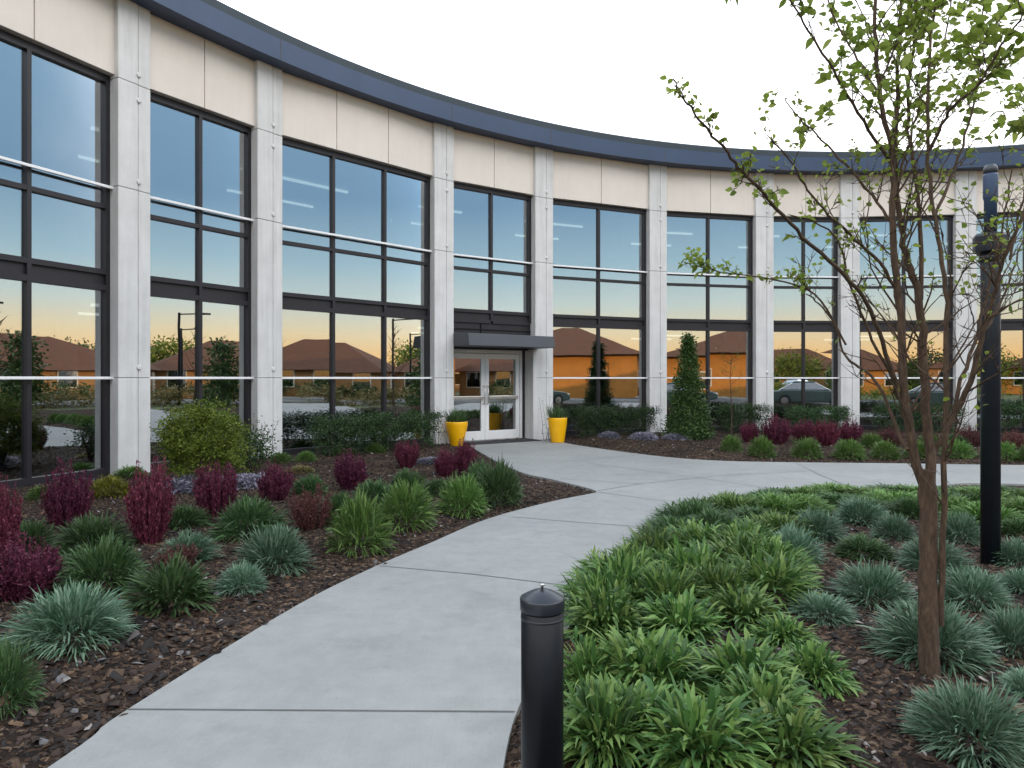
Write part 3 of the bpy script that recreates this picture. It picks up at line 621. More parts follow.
# left bed, front to back: kind, foot x, foot y, width, height (pixels), name, category, label
LEFT = [
 ('blue', 72, 657, 120, 76, 'blue_tuft', 'ornamental grass', 'big silvery blue-green tuft, largest and nearest in the bed left of the path'),
 ('green', 2, 716, 62, 66, 'green_tuft', 'ornamental grass', 'dark green tuft cut off by the left picture edge, below the big blue-green one'),
 ('green', 103, 598, 78, 56, 'green_tuft', 'ornamental grass', 'mid green tuft between the big blue-green tuft and the two tall crimson shrubs'),
 ('broad', 171, 614, 84, 58, 'leafy_perennial', 'perennial', 'broad-leaved green clump with reddish buds on top, in front of the tallest crimson shrub'),
 ('dullred', 178, 580, 46, 34, 'bud_stems', 'perennial', 'loose reddish bud stems rising over the broad-leaved green clump left of the path'),
 ('blue', 242, 593, 52, 34, 'blue_tuft', 'ornamental grass', 'smallest blue-green tuft on the bark, near the left edge of the path'),
 ('blue', 275, 572, 78, 52, 'blue_tuft', 'ornamental grass', 'round blue-green tuft behind the smallest one, middle of the left bed'),
 ('green', 250, 540, 68, 40, 'green_tuft', 'ornamental grass', 'green tuft right behind the round blue-green tuft in the left bed'),
 ('blue', 188, 566, 62, 38, 'blue_tuft', 'ornamental grass', 'blue-green tuft half hidden behind the broad-leaved clump with reddish buds'),
 ('green', 92, 556, 66, 38, 'green_tuft', 'ornamental grass', 'green tuft at the foot of the crimson shrub that stands third from the left'),
 ('green', 30, 552, 40, 30, 'green_tuft', 'ornamental grass', 'small green tuft between the crimson shrubs at the left picture edge'),
 ('green', 185, 530, 44, 24, 'green_tuft', 'ornamental grass', 'small green tuft between the tallest crimson shrub and its right neighbour'),
 ('bright', 360, 548, 60, 50, 'green_tuft', 'ornamental grass', 'bright green spiky tuft beside the path, nearest of the bright tufts in the left bed'),
 ('bright', 405, 525, 56, 40, 'green_tuft', 'ornamental grass', 'bright green tuft with pale tips, just behind the nearest bright tuft'),
 ('green', 338, 524, 40, 30, 'green_tuft', 'ornamental grass', 'dull green tuft right of the brownish red shrub'),
 ('bright', 463, 510, 48, 33, 'green_tuft', 'ornamental grass', 'neat round green tuft alone on the bark near the path bend'),
 ('green', 498, 500, 50, 38, 'green_tuft', 'ornamental grass', 'tall green tuft at the tip of the left bed, nearest the entrance walk'),
 ('green', 480, 490, 36, 28, 'green_tuft', 'ornamental grass', 'green tuft at the foot of the rightmost crimson shrub'),
 ('green', 374, 505, 40, 24, 'green_tuft', 'ornamental grass', 'low green tuft in front of the round crimson shrub of the middle'),
 ('green', 408, 492, 38, 22, 'green_tuft', 'ornamental grass', 'low green tuft directly below the crimson shrub standing nearest the hedge'),
 ('green', 310, 497, 36, 22, 'green_tuft', 'ornamental grass', 'low green tuft between two crimson shrubs, behind the brownish red one'),
 ('green', 437, 497, 30, 18, 'green_tuft', 'ornamental grass', 'smallest green tuft behind the neat round one near the path bend'),
 ('bright', 343, 459, 34, 15, 'ground_shrub', 'shrub', 'low rounded green mound in front of the long dark hedge, its left half'),
 ('bright', 375, 457, 24, 15, 'ground_shrub', 'shrub', 'small rounded green mound in front of the long dark hedge, its right half'),
 ('bright', 306, 466, 25, 16, 'ground_shrub', 'shrub', 'rounded green mound in front of the pillar left of the long hedge'),
 ('bright', 280, 467, 28, 16, 'ground_shrub', 'shrub', 'yellowish green mound at the foot of the second pillar'),
 ('bright', 246, 470, 24, 11, 'ground_shrub', 'shrub', 'flat bright green mound right of the round bush'),
 ('bright', 42, 501, 26, 15, 'ground_shrub', 'shrub', 'small bright green mound below the leftmost window'),
 ('bright', 131, 481, 38, 16, 'ground_shrub', 'shrub', 'low green mound at the foot of the nearest pillar'),
 ('lime', 110, 503, 37, 25, 'golden_shrub', 'shrub', 'yellow-green mound between two crimson shrubs near the nearest pillar'),
 ('gold', 300, 477, 32, 12, 'golden_shrub', 'shrub', 'straw-coloured flat mound behind the crimson shrubs, below the second pillar'),
 ('lilac', 196, 497, 60, 26, 'lilac_mound', 'ground cover plant', 'pale grey-lilac mound right of the tallest crimson shrub'),
 ('lilac', 250, 492, 48, 22, 'lilac_mound', 'ground cover plant', 'pale grey-lilac mound in front of the round bush'),
 ('lilac', 432, 468, 36, 13, 'lilac_mound', 'ground cover plant', 'pale grey-lilac patch left of the yellow pot beside the long hedge'),
 ('purple', 25, 616, 74, 74, 'crimson_shrub', 'shrub', 'wide dark crimson shrub at the left picture edge, lowest of the crimson ones'),
 ('purple', -6, 575, 50, 95, 'crimson_shrub', 'shrub', 'crimson shrub mostly outside the left picture edge'),
 ('purple', 68, 539, 47, 69, 'crimson_shrub', 'shrub', 'bushy crimson shrub standing left of the yellow-green mound'),
 ('purple', 150, 554, 50, 86, 'crimson_shrub', 'shrub', 'tallest crimson shrub, right of the yellow-green mound, in front of the nearest pillar'),
 ('purple', 215, 527, 46, 63, 'crimson_shrub', 'shrub', 'crimson shrub in front of the round green bush'),
 ('purple', 275, 508, 38, 42, 'crimson_shrub', 'shrub', 'crimson shrub in front of the second pillar'),
 ('dullred', 311, 539, 48, 52, 'red_shrub', 'shrub', 'brownish red fading shrub, duller than the crimson ones, left of the bright tuft'),
 ('purple', 351, 496, 37, 42, 'crimson_shrub', 'shrub', 'round crimson shrub in front of the left part of the long hedge'),
 ('purple', 407, 472, 28, 31, 'crimson_shrub', 'shrub', 'smallest crimson shrub, in front of the right part of the long hedge'),
 ('purple', 446, 481, 27, 30, 'crimson_shrub', 'shrub', 'crimson shrub left of the rightmost one, in front of the left yellow pot'),
 ('purple', 466, 480, 26, 38, 'crimson_shrub', 'shrub', 'rightmost crimson shrub of the left bed, beside the left yellow pot'),
]
for k, x, y, w_, h_, nm, cat, lab in LEFT:
    q = 1.0 if y < 486 or k in ('purple', 'dullred') else (1.08 if k == 'blue' else 1.25)
    plant(k, x, y+(2 if q > 1 else 0), w_*q, h_*q, lab, cat, nm)
# bed right of the path: separate blue-green mounds
RIGHT = [
 ('blue', 972, 778, 130, 98, 'big blue-green tuft cut off by the bottom picture edge, right of the tree'),
 ('blue', 933, 676, 126, 78, 'large blue-green tuft spreading around the foot of the tree trunk'),
 ('blue', 874, 612, 84, 54, 'blue-green tuft left of the tree trunk, next to the bare bark patch'),
 ('blue', 823, 630, 70, 38, 'flat blue-green tuft left of the tree, alone between bark and leafy band'),
 ('blue', 974, 616, 74, 52, 'blue-green tuft between the tree trunk and the lamp post'),
 ('blue', 1014, 664, 74, 60, 'blue-green tuft at the right picture edge, level with the foot of the tree'),
 ('blue', 795, 566, 60, 44, 'blue-green tuft on the inner edge of the leafy band, front left of its neighbours'),
 ('green', 864, 564, 64, 30, 'mid green flat tuft behind the bare bark patch'),
 ('blue', 818, 543, 56, 37, 'blue-green tuft in the second row behind the bare bark patch, left of the tree'),
 ('blue', 861, 528, 58, 34, 'blue-green tuft in the back row left of the tree trunk'),
 ('blue', 894, 543, 46, 32, 'small blue-green tuft just left of the tree trunk, second row from the back'),
 ('blue', 961, 546, 46, 38, 'blue-green tuft right of the trunk, left of the lamp post foot'),
 ('blue', 932, 576, 72, 42, 'wide blue-green tuft directly behind the tree trunk'),
 ('blue', 1018, 572, 56, 36, 'blue-green tuft right of the lamp post at the picture edge'),
 ('green', 1016, 540, 46, 24, 'green tuft right of the lamp post, behind the blue-green one'),
 ('blue', 1022, 600, 50, 34, 'blue-green tuft at the right picture edge in front of the lamp post foot'),
 ('blue', 1030, 712, 60, 44, 'blue-green tuft mostly outside the right picture edge, above the bottom corner'),
 ('green', 912, 521, 50, 26, 'green tuft behind the trunk fork, back rows of the right bed'),
 ('green', 972, 515, 44, 24, 'green tuft left of the lamp post, back rows of the right bed'),
]
for k, x, y, w_, h_, lab in RIGHT: plant(k, x, y+1, w_*1.06, h_*1.06, lab, 'ornamental grass', 'blue_tuft' if k == 'blue' else 'green_tuft')
# leafy band along the path: nearest clumps one by one, then the dense rest
NEAR = [
 (604, 776, 120, 100, 'leafy clump right behind the bollard at the bottom picture edge'),
 (700, 800, 150, 110, 'leafy clump at the bottom picture edge, middle of the leafy band'),
 (790, 790, 120, 84, 'leafy clump with dry reddish stems at the bottom picture edge, beside the bark'),
 (650, 712, 130, 84, 'largest strap-leaved clump, one row behind the bottom picture edge'),
 (590, 700, 80, 66, 'leafy clump touching the bollard on its right side, second row'),
 (745, 716, 120, 76, 'strap-leaved clump in the second row, right half of the band'),
 (560, 745, 60, 60, 'small leafy clump mostly hidden behind the bollard post'),
 (762, 752, 110, 80, 'strap-leaved clump between the bottom row and second row, right half'),
 (640, 760, 110, 80, 'strap-leaved clump between the bottom row and second row, left half'),
 (813, 700, 80, 58, 'yellow-tipped clump at the right edge of the band, beside the bark'),
 (607, 640, 84, 60, 'leafy clump right of the bollard top, at the path edge'),
 (680, 650, 96, 58, 'broad green clump in the third row of the band, middle'),
 (782, 660, 70, 44, 'green clump at the right edge of the band, third row, beside bark'),
 (742, 640, 96, 52, 'green clump in the third row of the band with brownish centre'),
]
for i, (x, y, w_, h_, lab) in enumerate(NEAR): plant('strap', x, y, w_*1.24, h_*1.16, lab, 'perennial', 'leafy_clump', nvar=5)
o = plant('dullred', 792, 752, 44, 44, 'dry reddish flower stems rising from the clump at the bottom of the leafy band', 'perennial', 'dry_stems')
ORD = 'first second third fourth fifth sixth seventh eighth ninth tenth eleventh twelfth'.split()
BAND = [(640, 592), (690, 596), (738, 588), (625, 610), (668, 622), (722, 616), (770, 612), (655, 566), (703, 562), (748, 556), (605, 622),
        (672, 545), (715, 540), (756, 532), (690, 528), (732, 520), (706, 515), (752, 511), (776, 520), (800, 514), (735, 506),
        (772, 506), (806, 500), (838, 507), (836, 496), (868, 500), (868, 514), (896, 497), (898, 510), (925, 500), (940, 508), (955, 499), (950, 520),
        (978, 503), (1004, 500), (1028, 504), (1004, 514), (1030, 522), (985, 530), (776, 545), (765, 575), (780, 497), (770, 588), (618, 596), (740, 572)]
ROWS = [(0, 502), (502, 512), (512, 530), (530, 550), (550, 570), (570, 600), (600, 630)]
def bandlabel(x, y):
    k = [i for i, (a, c) in enumerate(ROWS) if a <= y < c][0]; mem = sorted(q for q in BAND if ROWS[k][0] <= q[1] < ROWS[k][1])
    return 'leafy clump, %s from left in the %s row from the back of dense band' % (ORD[mem.index((x, y))], ORD[k])
for x, y in BAND:
    j = random.uniform(.9, 1.12); d = (y-378)/200
    plant('strapfar' if y > 545 else ('bright' if random.random() < .45 else ('green' if x < 830 or random.random() < .5 else 'bluefar')), x+random.uniform(-3, 3), y+(5 if y < 516 else 2), (34+70*d)*j, (17+(y-497)*.42)*j,
          bandlabel(x, y), 'perennial', 'leafy_clump', 'leafy clumps in the dense band right of the path', 5)
# far bed along the building, right of the entrance
FAR = [
 ('lilac', 609, 441, 24, 13, 'lilac_mound', 'ground cover plant', 'pale lilac mound nearest the right yellow pot'),
 ('lilac', 644, 443, 32, 15, 'lilac_mound', 'ground cover plant', 'pale lilac mound, middle one of the three in front of the pillar'),
 ('lilac', 676, 443, 32, 13, 'lilac_mound', 'ground cover plant', 'pale lilac mound below the conical evergreen'),
 ('bright', 731, 455, 26, 22, 'green_mound', 'shrub', 'leftmost green mound of the far bed right of the evergreen'),
 ('bright', 762, 459, 32, 25, 'green_mound', 'shrub', 'second green mound from the left in the front row of the far bed'),
 ('bright', 807, 460, 36, 24, 'green_mound', 'shrub', 'third green mound from the left in the front row of the far bed'),
 ('bright', 849, 461, 37, 24, 'green_mound', 'shrub', 'fourth green mound from the left in the front row, far bed'),
 ('bright', 885, 461, 34, 22, 'green_mound', 'shrub', 'green mound of the far bed seen just left of the tree stems'),
 ('bright', 872, 452, 30, 20, 'green_mound', 'shrub', 'green mound in the second row of the far bed, left of the tree stems'),
 ('bright', 918, 461, 32, 22, 'green_mound', 'shrub', 'green mound of the far bed seen between the tree stems'),
 ('bright', 957, 461, 36, 23, 'green_mound', 'shrub', 'green mound of the far bed between the tree and the lamp post'),
 ('green', 955, 452, 30, 20, 'green_mound', 'shrub', 'darker green mound in the second row, between tree and lamp post'),
 ('bright', 1004, 462, 32, 22, 'green_mound', 'shrub', 'green mound of the far bed just right of the lamp post'),
 ('bright', 1032, 463, 30, 22, 'green_mound', 'shrub', 'green mound of the far bed at the right picture edge'),
 ('bright', 930, 452, 28, 20, 'green_mound', 'shrub', 'green mound in the second row of the far bed behind the tree'),
 ('purple', 749, 445, 20, 22, 'crimson_shrub', 'shrub', 'leftmost crimson shrub of the far bed, small and round'),
 ('purple', 777, 448, 30, 30, 'crimson_shrub', 'shrub', 'widest crimson shrub of the far bed, in front of the pillar'),
 ('purple', 803, 445, 26, 24, 'crimson_shrub', 'shrub', 'third crimson shrub from the left in the far bed'),
 ('purple', 827, 449, 28, 28, 'crimson_shrub', 'shrub', 'fourth crimson shrub from the left in the far bed'),
 ('purple', 851, 446, 25, 24, 'crimson_shrub', 'shrub', 'rightmost crimson shrub of the far bed, in front of the next pillar'),
 ('dullred', 970, 450, 30, 24, 'red_shrub', 'shrub', 'dull brownish red shrub in the far bed left of the lamp post'),
 ('dullred', 1014, 452, 26, 22, 'red_shrub', 'shrub', 'dull brownish red shrub in the far bed right of the lamp post'),
 ('dullred', 890, 450, 26, 22, 'red_shrub', 'shrub', 'dull brownish red shrub in the far bed behind the tree stems'),
]
for k, x, y, w_, h_, nm, cat, lab in FAR: plant(k, x, y, w_, h_, lab, cat, nm)

# ---- woody shrubs, hedges, conifer
def shape_ell(rx, ry, rz, z0):
    def f(r, n):
        d = sph(n, -.75, 1, r)*(r.uniform(.35, 1, (n, 1))**.45)*(1+.14*r.normal(0, 1, (n, 1)))
        return d*np.array([rx, ry, rz])+np.array([0, 0, z0])
    return f
def shape_box(lx, ly, h):
    def f(r, n): return np.c_[r.uniform(-lx/2, lx/2, n), r.uniform(-ly/2, ly/2, n), h*r.random(n)**.55]
    return f
def shape_cone(r0, h):
    def f(r, n):
        t = r.random(n)**1.35*.99; a = r.uniform(0, 2*PI, n)
        rr = r0*(1-t)**1.05*r.uniform(.35, 1.0, n)**.5*(1+.13*np.sin(a*3+t*9)); return np.c_[rr*np.cos(a), rr*np.sin(a), t*h+.05]
    return f
def woody(name, px, d, wpx, toppx, footpx, kind, label, cat, shape='ell', n=5000, leaf=.05, clumps=90, cr=.12, stems=5, depth=.6, rz=0):
    x = (px-512)/F*d; wd = wpx/F*d; z0 = bedh(x, d); h = EYE-(toppx-HZ)/F*d-z0
    t = empty(name, (x, d, z0-.01), rz); tag(t, label, cat)
    sh = {'ell': shape_ell(wd/2*.9, wd/2*.9, h*.46, h*.52), 'box': shape_box(wd*.94, depth, h*.93), 'cone': shape_cone(wd/2, h*.97)}[shape]
    V, f = leafcloud(n, sh, leaf, random.randint(0, 999), .55, clumps, cr)
    mesh_obj('foliage', np_mesh('foliage', V, f, M[kind], True), t)
    b = MB()
    if shape == 'cone': b.tube([(0, 0, -.05), (0, 0, h*.93)], [.04, .008])
    for _ in range(stems if shape != 'cone' else 0):
        bx = random.uniform(-.45, .45)*wd if shape == 'box' else random.uniform(-.06, .06); a = random.uniform(0, 6.28)
        ex = bx+math.cos(a)*(.12 if shape == 'box' else wd*.32); ey = math.sin(a)*(.12 if shape == 'box' else wd*.32)
        b.tube([(bx, 0, -.05), ((bx+ex)/2, ey*.4, h*.35), (ex, ey, h*.75)], [.016, .012, .004], 6)
    b.build('stems', M['twig'], t); return t
woody('round_bush', 204, 10.0, 88, 402, 467, 'shrub', 'round light green bush standing in front of the second window bay', 'bush', 'ell', 19000, .038, 380, .055, 8)
woody('loose_shrub', 252, 11.4, 34, 430, 466, 'hedge', 'dark thin shrub in the corner left of the second pillar', 'shrub', 'ell', 1600, .045, 30, .10, 6)
def hedge_bay(name, i, u0, u1, top, label, off=.55, dep=.55, n=5200):
    B = Bay(PT[i], PT[i+1]); p = B.a+B.t*((u0+u1)/2)+B.n*off; L = u1-u0
    t = empty(name, (p[0], p[1], bedh(p[0], p[1])-.01), math.atan2(B.t[1], B.t[0])); tag(t, label, 'hedge')
    V, f = leafcloud(int(n*1.7), shape_box(L*.94, dep, top*.92), .038, i+int(u0*10), .55, int(150*L), .06)
    mesh_obj('foliage', np_mesh('foliage', V, f, M['hedge'], True), t)
    for k in range(int(L*2.5)):
        b = MB(); bx = random.uniform(-.47, .47)*L; b.tube([(bx, 0, -.05), (bx+random.uniform(-.1, .1), random.uniform(-.15, .15), top*.7)], [.012, .005], 6); b.build('stem', M['twig'], t)
    return t
hedge_bay('hedge', 4, .45, 3.75, .84, 'long dark green hedge under the three-paned window left of the entrance', n=11000, dep=.7)
hedge_bay('hedge', 6, .55, 3.2, .80, 'dark green hedge right of the right yellow pot', n=8000)
hedge_bay('hedge', 7, 1.55, 3.2, .85, 'dark hedge just right of the conical evergreen', n=5500)
hedge_bay('hedge', 8, .4, 2.3, .75, 'dark hedge under the window behind the crimson shrubs', n=5500)
hedge_bay('hedge', 9, .4, 2.9, .85, 'dark hedge under the window seen through the tree stems', n=7000)
hedge_bay('hedge', 10, .4, 2.8, .95, 'dark hedge under the window behind the lamp post', n=6500)
woody('conical_evergreen', 688, 17.9, 46, 335, 440, 'conifer', 'dense dark green conical evergreen in front of the glass', 'evergreen tree', 'cone', 17000, .06, 700, .075, 0)
# spindly wall stems at the pillars
def sprig(px, d, hpx, label, seed):
    r = random.Random(seed); x = (px-512)/F*d; h = hpx/F*d; t = empty('wall_climber', (x, d, 0)); tag(t, label, 'climbing plant')
    b = MB(); P = []
    for k in range(9):
        a = r.uniform(-1, 1); q = [(r.uniform(-.1, .1), 0, 0)]
        for j in range(4): q.append((q[0][0]+a*.28*(j+1)/4+r.uniform(-.03, .03), r.uniform(-.05, .05), h*(j+1)/4*r.uniform(.75, 1)))
        b.tube(q, [.006, .005, .004, .003, .002], 5); P += q[1:]
    b.build('stems', M['twig'], t); P = np.array(P); n = 260; k = RNG.integers(0, len(P), n)
    V, f = leaf_blades(P[k]+RNG.normal(0, .04, (n, 3)), unit(RNG.normal(0, 1, (n, 3))), RNG.uniform(.02, .045, n), RNG.uniform(.012, .025, n), 2, .1, prof=np.array([.3, 1, .1]))
    mesh_obj('leaves', np_mesh('leaves', V, f, M['green'], True), t)
sprig(434, 15.9, 44, 'thin twiggy plant climbing the pillar left of the left yellow pot', 1)
sprig(548, 17.75, 46, 'thin twiggy plant climbing the pillar behind the right yellow pot', 2)
sprig(262, 12.85, 48, 'thin twiggy plant at the foot of the second pillar', 3)
# young bare sapling in the far bed
t = empty('sapling', ((731-512)/F*17.6, 17.6, 0)); tag(t, 'very thin young sapling with a few leaves right of the conical evergreen', 'sapling')
b = MB(); r_ = random.Random(4); b.tube([(0, 0, -.05), (.02, 0, .8), (-.02, .02, 1.6), (.02, 0, 2.25)], [.016, .013, .009, .004], 7); tips = []
for k in range(16):
    z = r_.uniform(.8, 2.15); a = r_.uniform(0, 6.28); l = r_.uniform(.2, .45); q = [(0, 0, z), (math.cos(a)*l*.5, math.sin(a)*l*.5, z+l*.25), (math.cos(a)*l, math.sin(a)*l, z+l*.6)]
    b.tube(q, [.006, .004, .002], 5); tips += [q[1], q[2]]
b.build('trunk', M['bark'], t); P = np.array(tips); n = 200; k = RNG.integers(0, len(P), n)
V, f = leaf_blades(P[k]+RNG.normal(0, .06, (n, 3)), unit(RNG.normal(0, 1, (n, 3))), RNG.uniform(.03, .055, n), RNG.uniform(.018, .03, n), 2, .1, prof=np.array([.3, 1, .1]))
mesh_obj('crown', np_mesh('crown', V, f, M['shrub'], True), t)

# ------------------------------------------------------------------ planters at the door
def planter(px, footy, topy, wtop, wbot, label, seed):
    x, y = G(px, footy); y += .2; x = (px-512)/F*y; k = y/F; h = (EYE-(topy-HZ)*k); rt = wtop/2*k; rb = wbot/2*k
    t = empty('flower_pot', (x, y, .001)); tag(t, label, 'planter')
    b = MB(); b.lathe([(0, 0), (rb*.96, 0), (rb, .015), (rb+(rt-rb)*.45, h*.38), (rt*.985, h*.82), (rt, h*.95), (rt*.985, h*.985), (rt*.95, h), (rt*.90, h*.985), (rt*.88, h*.9), (0, h*.9)], 40)
    b.build('pot', M['yellow'], t)
    b = MB(); b.lathe([(rt*.87, h*.905), (rt*.4, h*.93), (0, h*.93)], 24); b.build('soil', M['soil'], t)
    r = np.random.default_rng(seed); n = 150; a = r.uniform(0, 2*PI, n); q = np.sqrt(r.random(n))*rt*.75
    base = np.c_[np.cos(a)*q, np.sin(a)*q, np.full(n, h*.9)]; d = unit(np.c_[np.cos(a)*q*1.2, np.sin(a)*q*1.2, np.full(n, .5)]+r.normal(0, .07, (n, 3)))
    V1 = leaf_blades(base, d, r.uniform(.22, .52, n), np.full(n, .018), 3, .2)
    m = 500; C = base[r.integers(0, n, m)]+r.normal(0, .05, (m, 3))*np.array([1, 1, .7])+np.array([0, 0, .1]); V2 = leaf_blades(C, unit(r.normal(0, 1, (m, 3))), r.uniform(.03, .07, m), r.uniform(.015, .03, m), 2, .2, prof=np.array([.3, 1, .1]))
    V, f = join_arr([V1, V2]); mesh_obj('foliage', np_mesh('foliage', V, f, M['green'], True), t)
planter(456.5, 446.5, 421.5, 22.5, 12.5, 'yellow glazed pot with green foliage left of the white double doors', 3)
planter(557.5, 443.0, 417.5, 19.5, 13.5, 'yellow glazed pot with green foliage right of the white double doors', 8)

# ------------------------------------------------------------------ bollard and lamp post
bx, by = (542.3-512)/F*2.42, 2.42; t = empty('bollard', (bx, by, 0)); tag(t, 'black round metal bollard with a domed cap in the bed at the path edge', 'bollard')
b = MB(); b.lathe([(0, -.1), (.0735, -.1), (.0735, .795), (.070, .797), (0, .797)], 48); b.build('post', M['dark'], t)
b = MB(); b.lathe([(0, .80), (.0765, .80), (.0775, .803), (.0775, .838), (.076, .842), (.070, .846), (.040, .862), (.014, .871), (0, .872)], 48); b.build('cap', M['domecap'], t)
b = MB(); b.lathe([(.0738, .770), (.0748, .771), (.0748, .777), (.0738, .778)], 48); b.build('band', M['domecap'], t)
b = MB(); b.lathe([(0, .870), (.0045, .870), (.004, .882), (.010, .884), (.009, .889), (0, .890)], 16); b.build('finial', M['steel'], t)
lx, ly = (990.5-512)/F*5.85, 5.85; k = ly/F; t = empty('lamp_post', (lx, ly, bedh(lx, ly))); tag(t, 'dark round lamp post with a collar near its top, right of the tree', 'lamp post')
Z = lambda py: EYE-(py-HZ)*k-bedh(lx, ly)
b = MB(); rr = 8.6*k; b.lathe([(0, -.1), (rr, -.1), (rr, Z(262)), (rr*.97, Z(261)), (0, Z(261))], 40); b.build('post', M['lamp_post'], t)
b = MB(); b.lathe([(0, Z(254)), (rr*1.0, Z(254)), (rr*1.75, Z(252)), (rr*1.8, Z(248)), (rr*1.8, Z(237)), (rr*1.65, Z(234.5)), (rr*.85, Z(233)), (0, Z(233))], 8, smooth=False); b.build('collar', M['lamp_post'], t)
b = MB(); b.lathe([(0, Z(262)), (rr*1.15, Z(262)), (rr*1.15, Z(254.3)), (0, Z(254.3))], 32); b.build('ring', M['lamp_post'], t)
b = MB(); b.lathe([(0, Z(233)), (rr*.66, Z(233)), (rr*.66, Z(200)), (rr*.72, Z(199)), (rr*.76, Z(197)), (rr*.76, Z(176)), (rr*.72, Z(174)), (0, Z(174))], 32); b.build('lamp_head', M['fascia'], t)
b = MB(); b.lathe([(0, Z(173.9)), (rr*.72, Z(173.9)), (rr*.72, Z(168)), (rr*.5, Z(165)), (0, Z(164.5))], 32); b.build('cap', M['canopy'], t)

# ------------------------------------------------------------------ the multi-stemmed young tree
TD = 3.64; tx, ty = (930-512)/F*TD, TD
tree = empty('young_tree', (tx, ty, 0)); tag(tree, 'young multi-stemmed tree with sparse fresh green leaves in the bed left of the lamp post', 'tree')
def tp(px, py, dy=0.0):
    d = TD+dy; return Vector(((px-512)/F*d-tx, dy, EYE-(py-HZ)/F*d))
rt = random.Random(11)
b = MB(); LEAFP = []
def limb(pts, r0, r1, twigs=0, leafy=0.0, tw_len=.35, n=8, jitter=.0, level=0):
    """pts are (px, py, depth offset); a smooth tapering limb, then side twigs"""
    P = [tp(*p) for p in pts]; Q = []
    E_ = [2*P[0]-P[1]]+P+[2*P[-1]-P[-2]]
    for i in range(1, len(E_)-2):
        for j in range(4):
            t_ = j/4; Q.append(.5*((2*E_[i])+(E_[i+1]-E_[i-1])*t_+(2*E_[i-1]-5*E_[i]+4*E_[i+1]-E_[i+2])*t_*t_+(3*E_[i]-E_[i-1]-3*E_[i+1]+E_[i+2])*t_**3))
    Q.append(P[-1]); m = len(Q)
    Q = [q+Vector((rt.gauss(0, 1), rt.gauss(0, 1), 0))*.004 if 0 < i < m-1 else q for i, q in enumerate(Q)]
    b.tube(Q, [r0+(r1-r0)*i/(m-1) for i in range(m)], n)
    for _ in range(twigs):
        i = rt.randint(int(m*.15), m-2); q = Q[i]; dirv = (Q[i+1]-Q[i]).normalized()
        side = Vector((rt.gauss(0, 1), rt.gauss(0, 1), rt.gauss(0, .4))); side = (side-side.project(dirv)).normalized()
        twig(q, (dirv*.8+side*.75+Vector((0, 0, .35))).normalized(), tw_len*rt.uniform(.5, 1.3), (r0+(r1-r0)*i/(m-1))*.45, leafy, 1)
    if leafy:
        for _ in range(int(leafy*5)): LEAFP.append((Q[rt.randint(m//2, m-1)].copy(), dirv_rand()))
    return Q
def dirv_rand(): return Vector((rt.gauss(0, 1), rt.gauss(0, 1), rt.gauss(0, .7)+.2)).normalized()
def twig(p, d, L, r, leafy, lv):
    r = min(max(r, .0022), .006); Q = [p.copy()]; n = 6
    for i in range(n):
        d = (d+Vector((rt.gauss(0, .16), rt.gauss(0, .16), rt.gauss(0, .12)+.05))).normalized(); Q.append(Q[-1]+d*L/n)
    b.tube(Q, [r*(1-.8*i/n) for i in range(n+1)], 5, cap=False)
    hz = Q[-1].z
    lf = leafy*(1.0 if hz > 2.75 else (.55 if hz > 2.1 else .05))
    for _ in range(int(L*15*lf+rt.random())):
        LEAFP.append((Q[rt.randint(2, n)]+Vector((rt.gauss(0, .012), rt.gauss(0, .012), rt.gauss(0, .012))), (d+dirv_rand()*1.2).normalized()))
    if lv < 3:
        for _ in range(rt.randint(1, 3)):
            i = rt.randint(1, n-1); s_ = Vector((rt.gauss(0, 1), rt.gauss(0, 1), rt.gauss(0, .5))).normalized()
            twig(Q[i], (d*.7+s_*.8).normalized(), L*rt.uniform(.35, .65), r*.6, leafy, lv+1)
# main stems (px, py, depth)
limb([(930, 705, 0), (929, 640, 0), (927, 575, 0), (929, 515, 0), (928, 470, 0)], .052, .038, 0, n=16)
limb([(929, 520, 0), (921, 485, 0), (911, 440, -.02), (903, 390, -.04), (901, 330, -.05), (896, 275, -.05), (892, 215, -.05), (893, 160, -.03), (882, 110, 0), (877, 60, .03), (874, 0, .05), (872, -70, .1)], .026, .007, 20, 1.3, .5, 12)
limb([(929, 500, 0), (930, 450, .02), (925, 390, .05), (923, 330, .06), (918, 290, .07), (908, 262, .08), (901, 225, .1), (896, 170, .12), (897, 110, .14), (899, 50, .18), (902, -40, .2)], .027, .007, 18, 1.3, .5, 12)
limb([(921, 300, .07), (919, 215, .12), (913, 160, .16), (908, 100, .2), (915, 30, .25), (920, -60, .3)], .012, .006, 12, 1.1, .4)
limb([(941, 625, -.01), (942, 540, -.06), (944, 480, -.12), (946, 410, -.16), (947, 340, -.18), (945, 290, -.2), (938, 236, -.2), (930, 178, -.2), (928, 120, -.18), (930, 60, -.16), (938, -40, -.1)], .016, .006, 16, 1.1, .45, 10)
limb([(934, 452, .03), (951, 422, .0), (970, 382, -.05), (984, 330, -.1), (995, 288, -.15), (1008, 250, -.2), (1022, 215, -.25), (1045, 160, -.3)], .018, .005, 14, 1.0, .4, 10)
limb([(948, 428, .02), (962, 380, .08), (978, 330, .15), (992, 275, .2), (1003, 225, .24), (1012, 170, .28)], .012, .004, 8, .9, .35)
